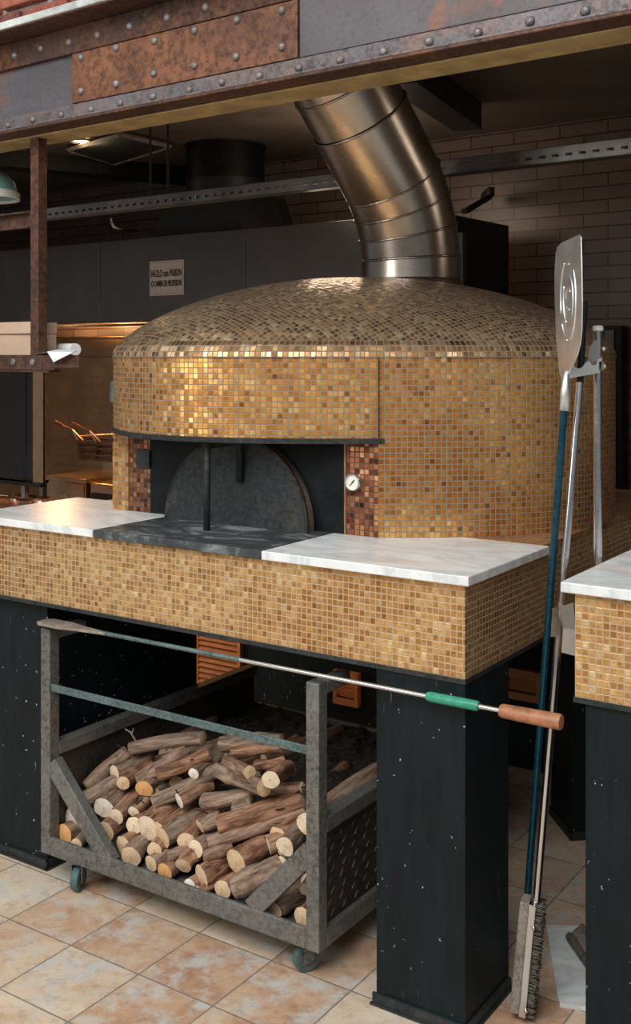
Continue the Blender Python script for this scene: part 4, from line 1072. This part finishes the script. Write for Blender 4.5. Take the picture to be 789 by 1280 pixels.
obj('top', MB().box(0, tM-tL-.05, -.02, .16, zB-.02, zB).box(0, tE-tL, -.02, .02, zB-.02, zB), m_dark, st_); obj('shelf', MB().box(0, tM-tL-.03, -.1, .16, zB-.17, zB-.145), plain('lit_wood', (.36,.15,.07), .5), st_, bevel=.003)
for lx in (.02, tM-tL-.08):
    for ly in (.0, .13): obj('leg', MB().box(lx-.015, lx+.015, ly, ly+.03, 0, zB-.02), m_galv, st_)
for i, px in enumerate((8, 22, 38)):
    c = CF.w(CF.hit(px, 610)[0], .08, zB-.145)
    lab = ('leftmost steel pan on the shelf under the kitchen oven', 'middle steel pan on the shelf under the kitchen oven', 'rightmost steel pan on the shelf under the kitchen oven')[i]
    e = empty('steel_pan', c, .3*i, lab, 'pan', 'pans under the kitchen oven')
    obj('bowl', MB().lathe([(.0001,0),(.045,0),(.055,.05),(.057,.05),(.047,-.002)], 24), m_wire, e, smooth=True); obj('handle', MB().tube([(-.05,0,.04),(-.16,-.03,.055)], .007, 8), m_wire, e)
# louvred orange panels deep under the oven
def louvre(px0, px1, ytop, ybot, b, lab):
    a0, zbm = PA(px0, ybot, b); a1, _ = PA(px1, ybot, b); _, ztp = PA((px0+px1)/2, ytop, b)
    e = empty('louvred_vent', A((a0+a1)/2, b, zbm), AR, lab, 'vent'); w = (a1-a0)/2; h_ = ztp-zbm
    obj('frame', MB().box(-w, -w+.02, 0, .03, 0, h_).box(w-.02, w, 0, .03, 0, h_).box(-w+.02, w-.02, 0, .03, 0, .03).box(-w+.02, w-.02, 0, .03, h_*.72, h_), m_owood, e, bevel=.002)
    g = MB(); n_ = 9
    for i in range(n_):
        z = .035+(h_*.72-.035)*i/n_; M = Matrix.Translation((0, .015, z+.012)) @ Matrix.Rotation(.6, 4, 'X'); g.box(-w+.02, w-.02, -.012, .012, -.003, .003, M)
    obj('slats', g, m_owood, e)
    return e
louvre(243, 300, 770, 862, 1.7, 'orange lit louvred vent seen under the counter left of centre')
louvre(416, 447, 840, 879, 1.7, 'small orange lit louvred vent seen beside the cart right post')
louvre(630, 676, 838, 872, 1.7, 'orange lit wooden vent glimpsed behind the gap')
for nm, x0_, x1_, y0_, y1_ in (('dark_backing', -3.2, -.9, 1.735, 1.76), ('dark_backing', -.898, .9, 1.735, 1.76)):  # added black sheets that stand in for the dark behind the vents
    tag(obj(nm, MB().box(x0_, x1_, y0_, y1_, 0, .876), m_blk, loc=AO, rz=AR), 'black backing sheet standing in for the dark under the oven, '+('left half' if x0_ < -2 else 'right half'), 'panel')

# ---------------------------------------------------------------- light
def area(name, loc, tgt, sx, sy, e, col):
    l = bpy.data.lights.new(name, 'AREA'); l.shape = 'RECTANGLE'; l.size = sx; l.size_y = sy; l.energy = e; l.color = col
    o = bpy.data.objects.new(name, l); COL.objects.link(o); o.location = loc
    o.rotation_euler = (Vector(tgt)-Vector(loc)).to_track_quat('-Z', 'Y').to_euler(); return o
area('courtyard_skylight', (-1.6, -.6, 4.6), (-.1, 3.2, .8), 3.6, 2.4, 235, (1, .97, .93))
area('left_area_light', (-3.6, 1.0, 2.6), (.2, 3.6, 1.1), 1.6, 2.0, 45, (1, .96, .9))  # soft area light from the left, aimed at the oven
def pt_(name, loc, e, col, r=.05):
    l = bpy.data.lights.new(name, 'POINT'); l.energy = e; l.color = col; l.shadow_soft_size = r
    o = bpy.data.objects.new(name, l); COL.objects.link(o); o.location = loc; return o
for i, px in enumerate((60, 200)):
    t, _ = HF.hit(px, 400, .5); pt_('hood_lamp', HF.w(t, .6, HBOT+.08), 20, (1, .52, .2), .06)
pt_('downlight_bulb', lp-Vector((0,0,.08)), .5, (1, .75, .45), .04)
pt_('kitchen_lamp', BF.w(-1.5, 2.2, 2.5), 8, (1, .78, .58), .2)
pt_('kitchen_lamp', BF.w(1.6, 1.8, 2.5), 7, (1, .82, .66), .2)
for a_, z_ in ((-2.05, .6), (-1.2, .55), (.1, .55)):
    l = bpy.data.lights.new('vent_fill_spot', 'SPOT'); l.energy = 5; l.color = (1,.55,.22); l.spot_size = 1.2; l.spot_blend = .6; l.shadow_soft_size = .03  # added spots that throw warm light onto the louvred vents
    o = bpy.data.objects.new('vent_fill_spot', l); COL.objects.link(o); o.location = A(a_, 1.3, .8); o.rotation_euler = (A(a_-.1, 1.7, .3)-A(a_, 1.3, .8)).to_track_quat('-Z', 'Y').to_euler()
w = bpy.data.worlds.new('world'); SC.world = w; w.use_nodes = True; bg = w.node_tree.nodes['Background']
nt = w.node_tree; tc = nt.nodes.new('ShaderNodeTexCoord'); sp = nt.nodes.new('ShaderNodeSeparateXYZ'); rp = nt.nodes.new('ShaderNodeValToRGB')
nt.links.new(tc.outputs['Generated'], sp.inputs[0]); nt.links.new(sp.outputs[2], rp.inputs[0]); nt.links.new(rp.outputs[0], bg.inputs[0])
rp.color_ramp.elements[0].position = 0; rp.color_ramp.elements[0].color = (.30,.30,.31,1); rp.color_ramp.elements[1].position = .6; rp.color_ramp.elements[1].color = (.85,.93,1,1)
bg.inputs[1].default_value = .55

cam = bpy.data.cameras.new('camera'); co_ = bpy.data.objects.new('camera', cam); COL.objects.link(co_)
co_.location = (0, 0, H); co_.rotation_euler = (PI/2, 0, 0)
cam.sensor_fit = 'VERTICAL'; cam.sensor_height = 24; cam.lens = F/1280*24; cam.shift_y = -(640-HY)/1280; cam.clip_start = .05
SC.camera = co_
SC.view_settings.view_transform = 'Standard'; SC.view_settings.look = 'None'; SC.view_settings.exposure = .12; SC.view_settings.gamma = 1
